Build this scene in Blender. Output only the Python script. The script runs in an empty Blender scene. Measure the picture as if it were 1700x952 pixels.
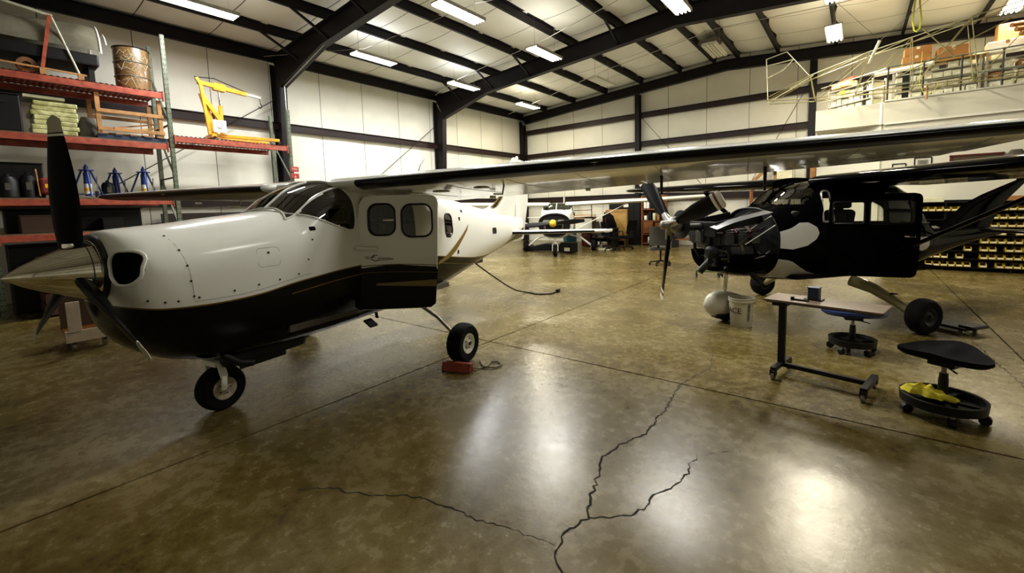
import bpy, bmesh, math, random
import numpy as np
from mathutils import Vector, Matrix, Euler
random.seed(7)
PI = math.pi
sc = bpy.context.scene
COL = sc.collection

# ------------------------------------------------------------------ camera
cam = bpy.data.cameras.new('camera'); camo = bpy.data.objects.new('camera', cam); COL.objects.link(camo)
YAW, PIT, ROL = .65632, .09389, -.02754
F = Vector((-math.sin(YAW)*math.cos(PIT), math.cos(YAW)*math.cos(PIT), -math.sin(PIT)))
Rt = Vector((math.cos(YAW), math.sin(YAW), 0)); U = Rt.cross(F)
c_, s_ = math.cos(ROL), math.sin(ROL)
Rt, U = Rt*c_ + U*s_, U*c_ - Rt*s_
M = Matrix((Rt, U, -F)).transposed().to_4x4(); M.translation = Vector((0, 0, 1.65)); camo.matrix_world = M
cam.sensor_width = 36; cam.lens = 720.5*36/1700; cam.shift_x = -16/1700; cam.shift_y = -63/1700
cam.clip_start = .05; cam.clip_end = 200
sc.camera = camo
sc.view_settings.view_transform = 'Standard'; sc.view_settings.look = 'None'
sc.view_settings.exposure = 0.76; sc.view_settings.gamma = 1; sc.view_settings.use_curve_mapping = False
w = bpy.data.worlds.new('world'); sc.world = w; w.use_nodes = True
w.node_tree.nodes['Background'].inputs[0].default_value = (.9, .88, .8, 1)
w.node_tree.nodes['Background'].inputs[1].default_value = .02
LAMP_W = 120.0      # watts of each hanging fixture
UP_W = 9.0

# ------------------------------------------------------------------ materials
def lin(h):
    h = h.lstrip('#'); r = [int(h[i:i+2], 16)/255 for i in (0, 2, 4)]
    return tuple(c/12.92 if c <= .04045 else ((c+.055)/1.055)**2.4 for c in r)
MATS = {}
def mat(name, color, rough=.5, metal=0, var=.0, scale=6, bump=0, bscale=None, coat=0, emit=None, es=0, spec=.5, color2=None, rvar=0):
    if name in MATS: return MATS[name]
    m = bpy.data.materials.new(name); m.use_nodes = True; nt = m.node_tree; N = nt.nodes; b = N['Principled BSDF']
    c = lin(color) if isinstance(color, str) else color
    b.inputs['Base Color'].default_value = (*c, 1); b.inputs['Roughness'].default_value = rough; b.inputs['Metallic'].default_value = metal
    b.inputs['Specular IOR Level'].default_value = spec
    if coat: b.inputs['Coat Weight'].default_value = coat; b.inputs['Coat Roughness'].default_value = .05
    if emit: b.inputs['Emission Color'].default_value = (*lin(emit), 1); b.inputs['Emission Strength'].default_value = es
    if var or color2 or bump or rvar:
        tc = N.new('ShaderNodeTexCoord'); no = N.new('ShaderNodeTexNoise'); no.inputs['Scale'].default_value = scale; no.inputs['Detail'].default_value = 6
        nt.links.new(tc.outputs['Object'], no.inputs['Vector'])
        if var or color2:
            cr = N.new('ShaderNodeValToRGB'); c2 = lin(color2) if color2 else tuple(x*(1-var) for x in c)
            cr.color_ramp.elements[0].color = (*c2, 1); cr.color_ramp.elements[1].color = (*c, 1)
            cr.color_ramp.elements[0].position = .35; cr.color_ramp.elements[1].position = .62
            nt.links.new(no.outputs['Fac'], cr.inputs[0]); nt.links.new(cr.outputs[0], b.inputs['Base Color'])
        if rvar:
            mr = N.new('ShaderNodeMapRange'); mr.inputs[3].default_value = rough-rvar; mr.inputs[4].default_value = rough+rvar
            nt.links.new(no.outputs['Fac'], mr.inputs[0]); nt.links.new(mr.outputs[0], b.inputs['Roughness'])
        if bump:
            n2 = N.new('ShaderNodeTexNoise'); n2.inputs['Scale'].default_value = bscale or scale*3; n2.inputs['Detail'].default_value = 5
            nt.links.new(tc.outputs['Object'], n2.inputs['Vector'])
            bp = N.new('ShaderNodeBump'); bp.inputs['Strength'].default_value = bump; bp.inputs['Distance'].default_value = .02
            nt.links.new(n2.outputs['Fac'], bp.inputs['Height']); nt.links.new(bp.outputs[0], b.inputs['Normal'])
    MATS[name] = m; return m
def glass_mat(name, tint, gloss=.12, rough=.02, ior=1.45):
    m = bpy.data.materials.new(name); m.use_nodes = True; nt = m.node_tree; N = nt.nodes
    for n in list(N):
        if n.type != 'OUTPUT_MATERIAL': N.remove(n)
    out = [n for n in N if n.type == 'OUTPUT_MATERIAL'][0]
    tr = N.new('ShaderNodeBsdfTransparent'); tr.inputs[0].default_value = (*tint, 1)
    gl = N.new('ShaderNodeBsdfGlossy'); gl.inputs['Roughness'].default_value = rough
    fr = N.new('ShaderNodeFresnel'); fr.inputs[0].default_value = ior
    ad = N.new('ShaderNodeMath'); ad.operation = 'ADD'; ad.inputs[1].default_value = gloss*.3
    mx = N.new('ShaderNodeMixShader')
    nt.links.new(fr.outputs[0], ad.inputs[0]); nt.links.new(ad.outputs[0], mx.inputs[0])
    nt.links.new(tr.outputs[0], mx.inputs[1]); nt.links.new(gl.outputs[0], mx.inputs[2]); nt.links.new(mx.outputs[0], out.inputs[0])
    MATS[name] = m; return m
GL_DARK = glass_mat('tinted_glass', (.35, .33, .28))
GL_CLEAR = glass_mat('clear_glass', (.85, .86, .8), .02, .02, 1.22)
WHITE = mat('white_paint', '#dfe0da', .16, coat=.4, var=.05, scale=2)
WHITE2 = mat('white_paint_far', '#e2e2d6', .25, coat=.2)
def low_ior(m, v): m.node_tree.nodes['Principled BSDF'].inputs['IOR'].default_value = v; return m
BLACKP = mat('black_paint', (.0015,.0014,.0016), .07, spec=.5); low_ior(BLACKP, 1.07)
PROPB = low_ior(mat('propeller_black', (.002,.002,.002), .35), 1.15)
BOOT = mat('boot_rubber', (.003,.003,.0032), .3, spec=.2)
RUB = mat('tire_rubber', (.003,.003,.003), .8, spec=.15)
DARK = mat('dark_interior', (.0015,.0014,.0013), .8, spec=.05)
DKMET = mat('dark_metal', (.006,.006,.007), .45, spec=.3, var=.3, scale=12)
CHROME = mat('polished_metal', '#ece8dc', .05, metal=1, rvar=.03, scale=5)
STEEL = mat('bare_steel', '#8d8a80', .35, metal=.8, var=.3, scale=15)
ALU = mat('aluminium', '#b5b1a4', .4, metal=.5, var=.2, scale=10)
ENG = mat('engine_grey', (.02,.019,.017), .45, spec=.5, var=.5, scale=14)
GOLD = mat('gold_paint', '#6f5a22', .25, coat=.4)
MAROON = mat('maroon_paint', '#2b110c', .25, coat=.4)
BEAM = mat('primer_steel', (.0065,.0042,.0052), .5, spec=.2, var=.35, scale=3)
GIRT = mat('girt_steel', (.016,.0065,.005), .5, spec=.25, var=.3, scale=3)
ORANGE = mat('rack_orange', '#a34a30', .45, var=.35, scale=9, color2='#7d2c1a')
GREEN = mat('rack_green', '#5d6550', .55, var=.3, scale=14, color2='#474c38')
WOOD = mat('pine_wood', '#a97840', .6, var=.35, scale=7, bump=.1)
WOODD = mat('oak_wood', '#8a5220', .5, var=.3, scale=7)
PLY = mat('plywood', '#b08a45', .6, var=.2, scale=5)
CARD = mat('cardboard', '#a9733a', .75, var=.2, scale=5)
YEL = mat('crane_yellow', '#d79a10', .4, var=.25, scale=8)
BLUE = mat('jack_blue', '#1d3680', .4, var=.3, scale=9)
RED = mat('red_paint', '#9a2218', .4, var=.25, scale=8)
CHOCK = mat('chock_red', '#9c3f2c', .6, var=.3, scale=20)
CREAM = mat('cream_plastic', '#d9d6b4', .6, var=.15, scale=10)
PAPER = mat('paper_white', '#e6e6dc', .6)
WRAP = mat('stretch_wrap', '#c9c68e', .3, var=.3, scale=9, color2='#8f8b50', bump=.8, bscale=9, coat=.4)
BINY = mat('bin_yellow', '#cfae35', .45, var=.2, scale=10)
BINB = mat('bin_contents_dark', (.006,.0055,.004), .6, spec=.15)  # near-black fill inside the parts bins
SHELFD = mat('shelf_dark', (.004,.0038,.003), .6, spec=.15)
DRUM = mat('fibre_drum', '#7a5c34', .35, var=.4, scale=7, coat=.3)
CLOTH_Y = mat('yellow_cloth', '#fff04a', .9, bump=.3, bscale=20)
BLKPL = mat('black_plastic', (.0035,.0034,.0032), .45, spec=.25)
BLKFAB = mat('black_fabric', (.0035,.003,.0035), .9, spec=.1)
GREYFAB = mat('grey_fabric', '#4a463c', .9, var=.2, scale=20)
TABLE = mat('table_board', '#6d5b49', .45, var=.2, scale=6)
WALLP = mat('wall_vinyl', '#d9d6c6', .5, var=.08, scale=1.2, bump=.25, bscale=2.2)
CEILP = mat('roof_vinyl', '#dedccf', .5, var=.08, scale=1.2, bump=.3, bscale=1.6)
DRY = mat('drywall', '#d6d3c2', .7, var=.04, scale=2)
TRUSS = mat('truss_tube', '#8a8150', .5, metal=.3, var=.4, scale=10)
TRUSSW = mat('truss_primer', '#b9b79c', .5, var=.2, scale=10)
TUBE = mat('lamp_glow', '#ffffff', .5, emit='#fff8e6', es=26)
STRAPY = mat('strap_yellow', '#c9cc3a', .6)
REDDK = mat('red_cabinet_paint', '#5e1612', .45)
BLUEPL = mat('blue_plastic', '#3f7f9a', .4)
OLIVE = mat('pale_olive_fabric', '#8b8468', .8, var=.2, scale=10)

def floor_mat():
    m = bpy.data.materials.new('stained_concrete'); m.use_nodes = True; nt = m.node_tree; N = nt.nodes; L = nt.links; b = N['Principled BSDF']
    ge = N.new('ShaderNodeNewGeometry')
    def noise(sc_, det, rough, off):
        mp = N.new('ShaderNodeMapping'); mp.inputs['Location'].default_value = (off, off*.7, 3.1); L.new(ge.outputs['Position'], mp.inputs['Vector'])
        n = N.new('ShaderNodeTexNoise'); n.inputs['Scale'].default_value = sc_; n.inputs['Detail'].default_value = det; n.inputs['Roughness'].default_value = rough; L.new(mp.outputs[0], n.inputs['Vector']); return n.outputs['Fac']
    def mth(op, a, b_):
        n = N.new('ShaderNodeMath'); n.operation = op
        for i, v in enumerate((a, b_)):
            if isinstance(v, (int, float)): n.inputs[i].default_value = v
            else: L.new(v, n.inputs[i])
        return n.outputs[0]
    big, mid, fine, grit = noise(.55, 4, .5, 7.3), noise(2.4, 8, .62, 3.9), noise(13, 8, .68, 11.7), noise(70, 4, .6, 1.3)
    f = mth('ADD', mth('ADD', mth('MULTIPLY', big, .28), mth('MULTIPLY', mid, .27)), mth('ADD', mth('MULTIPLY', fine, .37), mth('MULTIPLY', grit, .08)))
    cr = N.new('ShaderNodeValToRGB'); e = cr.color_ramp.elements
    e[0].position = .36; e[0].color = (*lin('#33280d'), 1); e[1].position = .66; e[1].color = (*lin('#968a66'), 1)
    k = e.new(.47); k.color = (*lin('#5d4f24'), 1); k = e.new(.55); k.color = (*lin('#736640'), 1)
    L.new(f, cr.inputs[0]); L.new(cr.outputs[0], b.inputs['Base Color'])
    mr = N.new('ShaderNodeMapRange'); mr.inputs[1].default_value = .3; mr.inputs[2].default_value = .7; mr.inputs[3].default_value = .22; mr.inputs[4].default_value = .31
    L.new(mth('MULTIPLY', mth('ADD', mid, fine), .5), mr.inputs[0]); L.new(mr.outputs[0], b.inputs['Roughness'])
    bp = N.new('ShaderNodeBump'); bp.inputs['Strength'].default_value = .12; bp.inputs['Distance'].default_value = .012
    L.new(fine, bp.inputs['Height']); L.new(bp.outputs[0], b.inputs['Normal'])
    b.inputs['Specular IOR Level'].default_value = .65
    return m
FLOOR = floor_mat()

def livery_mat():
    """white over black with gold pin lines; the line height is a curve of the fuselage station"""
    m = bpy.data.materials.new('two_tone_livery'); m.use_nodes = True; nt = m.node_tree; N = nt.nodes; L = nt.links; b = N['Principled BSDF']
    b.inputs['Roughness'].default_value = .16; b.inputs['Specular IOR Level'].default_value = .35; b.inputs['IOR'].default_value = 1.32
    tc = N.new('ShaderNodeTexCoord'); sp = N.new('ShaderNodeSeparateXYZ'); L.new(tc.outputs['Object'], sp.inputs[0])
    mr = N.new('ShaderNodeMapRange'); mr.inputs[1].default_value = -1; mr.inputs[2].default_value = 7; L.new(sp.outputs[0], mr.inputs[0])
    fc = N.new('ShaderNodeFloatCurve'); L.new(mr.outputs[0], fc.inputs['Value'])
    pts = [(-1, 1.10), (-.75, 1.075), (-.47, 1.025), (-.07, 1.015), (.45, 1.075), (1.0, 1.12), (1.6, 1.125), (2.2, 1.09), (2.6, 1.04), (3.1, .97), (3.6, .915), (4.0, .90), (4.5, .945), (5.0, 1.06), (5.4, 1.17), (7, 1.6)]
    cv = fc.mapping.curves[0]
    cv.points[0].location = (0, (pts[0][1]-.5)); cv.points[1].location = (1, 1)
    for s, z in pts[1:-1]: cv.points.new((s+1)/8, z-.5)
    fc.mapping.update()
    def math_(op, a, b_=None):
        n = N.new('ShaderNodeMath'); n.operation = op
        for i, v in enumerate((a, b_)):
            if v is None: continue
            if isinstance(v, (int, float)): n.inputs[i].default_value = v
            else: L.new(v, n.inputs[i])
        return n.outputs[0]
    zs = math_('ADD', fc.outputs[0], .5)
    d = math_('SUBTRACT', zs, sp.outputs[2])             # depth below the line
    below = math_('GREATER_THAN', d, 0)
    g1 = math_('MULTIPLY', math_('GREATER_THAN', d, -.004), math_('LESS_THAN', d, .007))
    x = sp.outputs[0]
    g2 = math_('MULTIPLY', math_('MULTIPLY', math_('GREATER_THAN', d, .085), math_('LESS_THAN', d, .093)), math_('GREATER_THAN', x, .35))
    g3 = 0.0
    g = math_('MINIMUM', math_('ADD', math_('ADD', g1, g2), g3), 1)
    m1 = N.new('ShaderNodeMix'); m1.data_type = 'RGBA'; m1.inputs[6].default_value = (*lin('#dfe0da'), 1); m1.inputs[7].default_value = (*(.0025,.0022,.0022), 1); L.new(below, m1.inputs[0])
    m2 = N.new('ShaderNodeMix'); m2.data_type = 'RGBA'; m2.inputs[7].default_value = (*lin('#6b5420'), 1); L.new(g, m2.inputs[0]); L.new(m1.outputs[2], m2.inputs[6])
    L.new(m2.outputs[2], b.inputs['Base Color'])
    return m
LIVERY = livery_mat()

# ------------------------------------------------------------------ mesh helpers
class MB:
    def __init__(s): s.v = []; s.f = []
    def add(s, vs, fs, M=None):
        o = len(s.v)
        s.v += [tuple(M @ Vector(p)) if M is not None else tuple(p) for p in vs]; s.f += [tuple(i+o for i in f) for f in fs]; return s
    def box(s, c, d, rz=0, M=None):
        x, y, z = d[0]/2, d[1]/2, d[2]/2; ca, sa = math.cos(rz), math.sin(rz)
        vs = [(c[0]+a*x*ca-b*y*sa, c[1]+a*x*sa+b*y*ca, c[2]+e*z) for e in (-1, 1) for a, b in ((-1, -1), (1, -1), (1, 1), (-1, 1))]
        return s.add(vs, [(3, 2, 1, 0), (4, 5, 6, 7), (0, 1, 5, 4), (1, 2, 6, 5), (2, 3, 7, 6), (3, 0, 4, 7)], M)
    def bar(s, a, b, w, h, up=(0, 0, 1)):
        a, b = Vector(a), Vector(b); d = (b-a).normalized(); u = Vector(up)
        if abs(d.dot(u)) > .98: u = Vector((1, 0, 0))
        r = d.cross(u).normalized()*w/2; q = r.cross(d).normalized()*h/2
        vs = [p+i*r+j*q for p in (a, b) for i, j in ((-1, -1), (1, -1), (1, 1), (-1, 1))]
        return s.add(vs, [(0, 1, 2, 3), (7, 6, 5, 4), (0, 4, 5, 1), (1, 5, 6, 2), (2, 6, 7, 3), (3, 7, 4, 0)])
    def tube(s, pts, r, n=8, cap=True, closed=False):
        pts = [Vector(p) for p in pts]; k = len(pts); rs = r if isinstance(r, (list, tuple)) else [r]*k
        o = len(s.v); prev = None
        for i, p in enumerate(pts):
            if closed: d = pts[(i+1) % k]-pts[i-1]
            else: d = pts[min(i+1, k-1)]-pts[max(i-1, 0)]
            d = d.normalized() if d.length > 1e-9 else Vector((0, 0, 1))
            if prev is None:
                up = Vector((0, 0, 1)) if abs(d.z) < .9 else Vector((1, 0, 0)); u = d.cross(up).normalized()
            else:
                u = prev-d*prev.dot(d); u = u.normalized() if u.length > 1e-6 else d.orthogonal().normalized()
            prev = u; v = d.cross(u)
            for j in range(n):
                a = 2*PI*j/n; s.v.append(tuple(p+(u*math.cos(a)+v*math.sin(a))*rs[i]))
        for i in range(k if closed else k-1):
            for j in range(n):
                a = o+i*n+j; b = o+i*n+(j+1) % n; c = o+((i+1) % k)*n+(j+1) % n; d = o+((i+1) % k)*n+j
                s.f.append((a, b, c, d))
        if cap and not closed:
            s.f.append(tuple(o+j for j in range(n))[::-1]); s.f.append(tuple(o+(k-1)*n+j for j in range(n)))
        return s
    def lathe(s, prof, M=None, n=24):
        """prof: (r, h) pairs turned round local z"""
        k = len(prof); vs = [(r*math.cos(2*PI*j/n), r*math.sin(2*PI*j/n), h) for r, h in prof for j in range(n)]
        fs = [(i*n+j, i*n+(j+1) % n, (i+1)*n+(j+1) % n, (i+1)*n+j) for i in range(k-1) for j in range(n)]
        if prof[0][0] > 1e-4: fs.append(tuple(range(n))[::-1])
        if prof[-1][0] > 1e-4: fs.append(tuple((k-1)*n+j for j in range(n)))
        return s.add(vs, fs, M)
    def grid(s, P, mask=None, wrap=False):
        a = len(P); b = len(P[0]); o = len(s.v)
        for row in P: s.v += [tuple(p) for p in row]
        for i in range(a-1):
            for j in range(b if wrap else b-1):
                j2 = (j+1) % b
                if mask is None or mask(i, j): s.f.append((o+i*b+j, o+i*b+j2, o+(i+1)*b+j2, o+(i+1)*b+j))
        return s
    def prism(s, poly, h, M=None):
        n = len(poly); vs = [(x, y, 0) for x, y in poly]+[(x, y, h) for x, y in poly]
        fs = [tuple(range(n))[::-1], tuple(range(n, 2*n))]+[(i, (i+1) % n, n+(i+1) % n, n+i) for i in range(n)]
        return s.add(vs, fs, M)
    def build(s, name, m, parent=None, smooth=False, bevel=0, loc=None, rz=0, rot=None, kind=None):
        me = bpy.data.meshes.new(name); bm = bmesh.new(); vv = [bm.verts.new(p) for p in s.v]
        for f in s.f:
            try: bm.faces.new([vv[i] for i in f])
            except ValueError: pass
        loose = [v for v in bm.verts if not v.link_faces]
        if loose: bmesh.ops.delete(bm, geom=loose, context='VERTS')
        bmesh.ops.remove_doubles(bm, verts=bm.verts, dist=1e-5)
        bmesh.ops.recalc_face_normals(bm, faces=bm.faces)
        if smooth:
            for f in bm.faces: f.smooth = True
            for e in bm.edges:
                if len(e.link_faces) == 2 and e.calc_face_angle(0) > .7: e.smooth = False
        bm.to_mesh(me); bm.free(); me.materials.append(m)
        o = bpy.data.objects.new(name, me); COL.objects.link(o)
        if parent: o.parent = parent
        if loc: o.location = loc
        if rot: o.rotation_euler = rot
        elif rz: o.rotation_euler = (0, 0, rz)
        if bevel:
            b = o.modifiers.new('bevel', 'BEVEL'); b.width = bevel; b.segments = 2; b.limit_method = 'ANGLE'
        if kind: o['kind'] = kind
        return o
def Mx(loc=(0, 0, 0), rot=(0, 0, 0), sc_=None):
    m = Matrix.Translation(loc) @ Euler(rot).to_matrix().to_4x4()
    if sc_: m = m @ Matrix.Diagonal((*sc_, 1))
    return m
def tag(o, label, cat, group=None):
    o['label'] = label; o['category'] = cat
    if group: o['group'] = group
    return o
def thing(name, label, cat, loc=(0, 0, 0), rz=0, group=None):
    o = bpy.data.objects.new(name, None); COL.objects.link(o); o.empty_display_size = .1
    o.location = loc; o.rotation_euler = (0, 0, rz); return tag(o, label, cat, group)
def kids(o): return [c for c in COL.objects if c.parent == o]
def dup(o, parent=None, loc=None, rz=None, label=None):
    ch = kids(o); c = o.copy(); COL.objects.link(c)
    if parent: c.parent = parent
    if loc is not None: c.location = loc
    if rz is not None: c.rotation_euler = (0, 0, rz)
    if label: c['label'] = label
    for k in ch: dup(k, c)
    return c
def text(name, s, size, m, parent, Mt, bend=0, depth=.002):
    cu = bpy.data.curves.new('t', 'FONT'); cu.body = s; cu.size = size; cu.align_x = 'CENTER'; cu.align_y = 'CENTER'; cu.extrude = depth
    to = bpy.data.objects.new('t', cu); COL.objects.link(to); dg = bpy.context.evaluated_depsgraph_get()
    me = bpy.data.meshes.new_from_object(to.evaluated_get(dg)); bpy.data.objects.remove(to)
    for v in me.vertices:
        if bend: a = v.co.x/bend; v.co = Vector(((bend+v.co.z)*math.sin(a), v.co.y, (bend+v.co.z)*math.cos(a)))
        v.co = Mt @ v.co
    me.materials.clear(); me.materials.append(m); me.name = name
    o = bpy.data.objects.new(name, me); COL.objects.link(o); o.parent = parent; return o
def rpoly(x0, y0, x1, y1, r, n=5, sh=0):
    P = []
    for cx, cy, a0 in ((x1-r, y1-r, 0), (x0+r, y1-r, 90), (x0+r, y0+r, 180), (x1-r, y0+r, 270)):
        for i in range(n+1):
            a = math.radians(a0+90*i/n); y = cy+r*math.sin(a); P.append((cx+r*math.cos(a)+sh*(y-y0), y))
    return P
def roundp(pts, r, n=4):
    """round the corners of a polygon"""
    out = []; k = len(pts)
    for i in range(k):
        p = Vector(pts[i]); a = Vector(pts[i-1])-p; b = Vector(pts[(i+1) % k])-p
        rr = min(r, a.length*.45, b.length*.45); A = p+a.normalized()*rr; B = p+b.normalized()*rr
        for j in range(n+1):
            t = j/n; q = A*(1-t)**2+p*2*t*(1-t)+B*t*t; out.append((q.x, q.y))
    return out
def inside(x, y, P):
    c = False; n = len(P); j = n-1
    for i in range(n):
        if (P[i][1] > y) != (P[j][1] > y) and x < (P[j][0]-P[i][0])*(y-P[i][1])/(P[j][1]-P[i][1])+P[i][0]: c = not c
        j = i
    return c
def resample(P, d, closed=True):
    out = []; k = len(P)
    for i in range(k if closed else k-1):
        a, b = P[i], P[(i+1) % k]; L = math.dist(a, b); n = max(1, int(L/d))
        for j in range(n): out.append(tuple(a[q]+(b[q]-a[q])*j/n for q in range(len(a))))
    if not closed: out.append(tuple(P[-1]))
    return out

# ------------------------------------------------------------------ the hangar
XL, YF, XR, YB = -13.4, 17.7, 5.6, -6.0
RIDGE = -3.9
def ztop(x): return 6.09+.074*(min(x, 2*RIDGE-x)-XL)          # rafter top / purlin seat
fl = MB().box(((XL+XR)/2, (YF+YB)/2, -.12), (XR-XL+.6, YF-YB+.6, .2)).build('floor', FLOOR, kind='structure')
fl.data.materials[0] = mat('joint_dark', '#0d0a04', .9)
xs = [XL-.1, -3.565, .2+5.5]; ys = [YB-.1, 3.92, 10.9, YF+.1]
xs = [XL-.1, -8.5, -3.565, 1.38, XR+.1]
for i in range(len(xs)-1):
    for j in range(len(ys)-1):
        g = .009
        MB().box(((xs[i]+xs[i+1])/2, (ys[j]+ys[j+1])/2, -.01), (xs[i+1]-xs[i]-2*g, ys[j+1]-ys[j]-2*g, .02)).build('floor_slab', FLOOR, fl)
CRACK = mat('crack_dark', '#120e06', .9)
def crack(pts, w0):
    P = []
    for a, b in zip(pts[:-1], pts[1:]):
        n = max(2, int(math.dist(a, b)/.028))
        for i in range(n):
            t = i/n; P.append((a[0]+(b[0]-a[0])*t+random.uniform(-.014, .014), a[1]+(b[1]-a[1])*t+random.uniform(-.014, .014)))
    P.append(pts[-1]); rows = []
    for i, p in enumerate(P):
        q = P[min(i+1, len(P)-1)]; r = P[max(i-1, 0)]; d = Vector((q[0]-r[0], q[1]-r[1])).normalized(); n = Vector((-d.y, d.x))
        w_ = w0*(.25+.75*math.sin(PI*min(1, (i+2)/len(P)+.1)))*random.uniform(.5, 1.3)
        rows.append([(p[0]+n.x*w_, p[1]+n.y*w_, .0012), (p[0]-n.x*w_, p[1]-n.y*w_, .0012)])
    MB().grid(rows).build('floor_crack', CRACK, fl)
crack([(-2.59, 1.12), (-2.43, 1.24), (-2.24, 1.31), (-2.09, 1.4), (-1.97, 1.48), (-1.76, 1.52), (-1.53, 1.55), (-1.34, 1.6), (-1.17, 1.64), (-1.11, 1.64)], .006)
crack([(-.96, 1.4), (-1.0, 1.52), (-1.04, 1.57), (-1.1, 1.63), (-1.11, 1.77), (-1.07, 1.89), (-1.12, 2.0), (-1.18, 2.2), (-1.26, 2.45), (-1.23, 2.65), (-1.15, 2.89), (-1.16, 3.35), (-1.21, 3.89), (-1.1, 4.49), (-1.23, 5.2)], .0075)
crack([(-1.07, 1.89), (-1.0, 1.96), (-.88, 2.08), (-.85, 2.2), (-.85, 2.3), (-.79, 2.4), (-.76, 2.57), (-.78, 2.7), (-.76, 2.82), (-.6, 3.0)], .006)
crack([(1.1, 7.0), (1.13, 6.5), (1.2, 5.5), (1.3, 4.9)], .005)

SEAMW = mat('vapour_joint', '#4d4a40', .7)
def wall(name, x0, y0, x1, y1, h, nrm, m=WALLP, pw=1.5, th=.1):
    """insulated wall of vertical vinyl faced panels with joints between them"""
    L = math.dist((x0, y0), (x1, y1)); d = Vector(((x1-x0)/L, (y1-y0)/L, 0)); n = Vector((*nrm, 0))
    hf = h if callable(h) else (lambda x, y: h)
    c = Vector(((x0+x1)/2, (y0+y1)/2, 0))-n*(th/2+.06)
    P = [(x0, y0), (x1, y1)]
    if callable(h): pts = [(x0, y0), (RIDGE, y0), (x1, y1)]
    else: pts = P
    bk = MB(); top = [(Vector((*p, 0))-n*.08)+Vector((0, 0, hf(*p)+.15)) for p in pts]; bot = [(Vector((*p, 0))-n*.08)-Vector((0, 0, .1)) for p in pts]
    a = [tuple(q) for q in top]+[tuple(q) for q in bot[::-1]]; b = [tuple(Vector(q)-n*th) for q in a]; k = len(a)
    bk.add(a+b, [tuple(range(k)), tuple(range(k, 2*k))[::-1]]+[(i, k+i, k+(i+1) % k, (i+1) % k) for i in range(k)])
    o = bk.build(name, SEAMW, kind='structure')
    N_ = int(round(L/pw))
    for i in range(N_):
        a0 = i/N_*L+.008; a1 = (i+1)/N_*L-.008; rows = []
        for q in range(7):
            u = q/6; s = a0+(a1-a0)*u; bul = .022*math.sin(PI*u)**.6
            p = Vector((x0, y0, 0))+d*s-n*(.08-.002)+n*bul; row = []
            for z in range(9): row.append((p.x, p.y, -.02+(hf(p.x, p.y)+.1)*z/8))
            rows.append(row)
        MB().grid(rows).build('wall_panel', m, o, smooth=True)
    return o
ceil = MB()
DZ = .22
for xa, xb in ((XL-.2, RIDGE), (RIDGE, XR+.2)):
    za, zb = ztop(xa)+DZ+.03, ztop(xb)+DZ+.03
    ceil.add([(xa, YB-.2, za), (xb, YB-.2, zb), (xb, YF+.2, zb), (xa, YF+.2, za), (xa, YB-.2, za+.1), (xb, YB-.2, zb+.1), (xb, YF+.2, zb+.1), (xa, YF+.2, za+.1)],
             [(0, 1, 2, 3), (7, 6, 5, 4), (0, 4, 5, 1), (2, 6, 7, 3), (1, 5, 6, 2), (0, 3, 7, 4)])
ceil = ceil.build('ceiling', SEAMW, kind='structure')
PX = [-11.9, -10.3, -8.7, -7.1, -5.55, -4.3, -3.5, -2.25, -.65, .95, 2.5, 4.1]
edges = [XL]+PX+[XR]
for k in range(16):                                       # vinyl roof blanket, one strip per 1.5 m, sagging between purlins
    ya = YB+k*1.4875+.011; yb = ya+1.4875-.022
    for lo, hi in ((XL, RIDGE), (RIDGE, XR)):
        E_ = [lo]+[x for x in PX if lo < x < hi]+[hi]; rows = []
        for e0, e1 in zip(E_[:-1], E_[1:]):
            for q in range(6):
                x = e0+(e1-e0)*q/6; rows.append((x, -.035*math.sin(PI*q/6)))
        rows.append((hi, 0))
        G = [[(x, ya+(yb-ya)*u/4, ztop(x)+DZ+sg-.012*math.sin(PI*u/4)) for u in range(5)] for x, sg in rows]
        MB().grid(G).build('roof_panel', CEILP, ceil, smooth=True)
def zee(name, a, b, h, w, m, parent, up=(0, 0, 1)):
    """Z-shaped cold formed member between a and b"""
    a, b = Vector(a), Vector(b); d = (b-a).normalized(); r = d.cross(Vector(up)).normalized(); u = r.cross(d)
    o = MB(); t = .012
    o.bar(a, b, t, h, up); o.bar(a+r*w/2+u*(h/2), b+r*w/2+u*(h/2), w, t, up); o.bar(a-r*w/2-u*(h/2), b-r*w/2-u*(h/2), w, t, up)
    return o.build(name, m, parent)
for x in PX: zee('purlin', (x, YB, ztop(x)+DZ/2), (x, YF, ztop(x)+DZ/2), DZ-.01, .07, BEAM, ceil)
for x in (XL+.08, XR-.08): zee('eave_strut', (x, YB, ztop(x)+.02), (x, YF, ztop(x)+.02), .26, .1, BEAM, ceil)
wl = wall('wall_left', XL, YB, XL, YF, 6.25, (1, 0))
wf = wall('wall_far', XL, YF, XR, YF, lambda x, y: ztop(x)+.1, (0, -1))
wr = wall('wall_right', XR, YB, XR, YF, 6.25, (-1, 0))
wb = wall('wall_back', XL, YB, XR, YB, lambda x, y: ztop(x)+.1, (0, 1))
for z in (2.0, 4.18):
    zee('girt', (XL+.1, YB, z), (XL+.1, YF, z), .2, .06, GIRT, wl)
    zee('girt', (XR-.1, YB, z), (XR-.1, YF, z), .2, .06, GIRT, wr)
for z in (1.95, 4.14, 5.3): zee('girt', (XL, YF-.11, z), (XR, YF-.11, z), .2 if z > 2 else .3, .06, GIRT, wf)
for x in (XL+.16, -7.28, -1.25):
    zt_ = ztop(x); MB().box((x, YF-.22, zt_/2-.2), (.2, .02, zt_-.4)).box((x, YF-.13, zt_/2-.2), (.02, .18, zt_-.4)).box((x, YF-.04, zt_/2-.2), (.2, .02, zt_-.4)).build('end_column', BEAM, wf)
for a, b in (((-7.2, YF-.14, 5.3), (-4.6, YF-.14, 2.2)), ((-3.0, YF-.14, 2.4), (-1.3, YF-.14, 5.6))): MB().tube([a, b], .01, 6).build('brace_rod', GIRT, wf)
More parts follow.
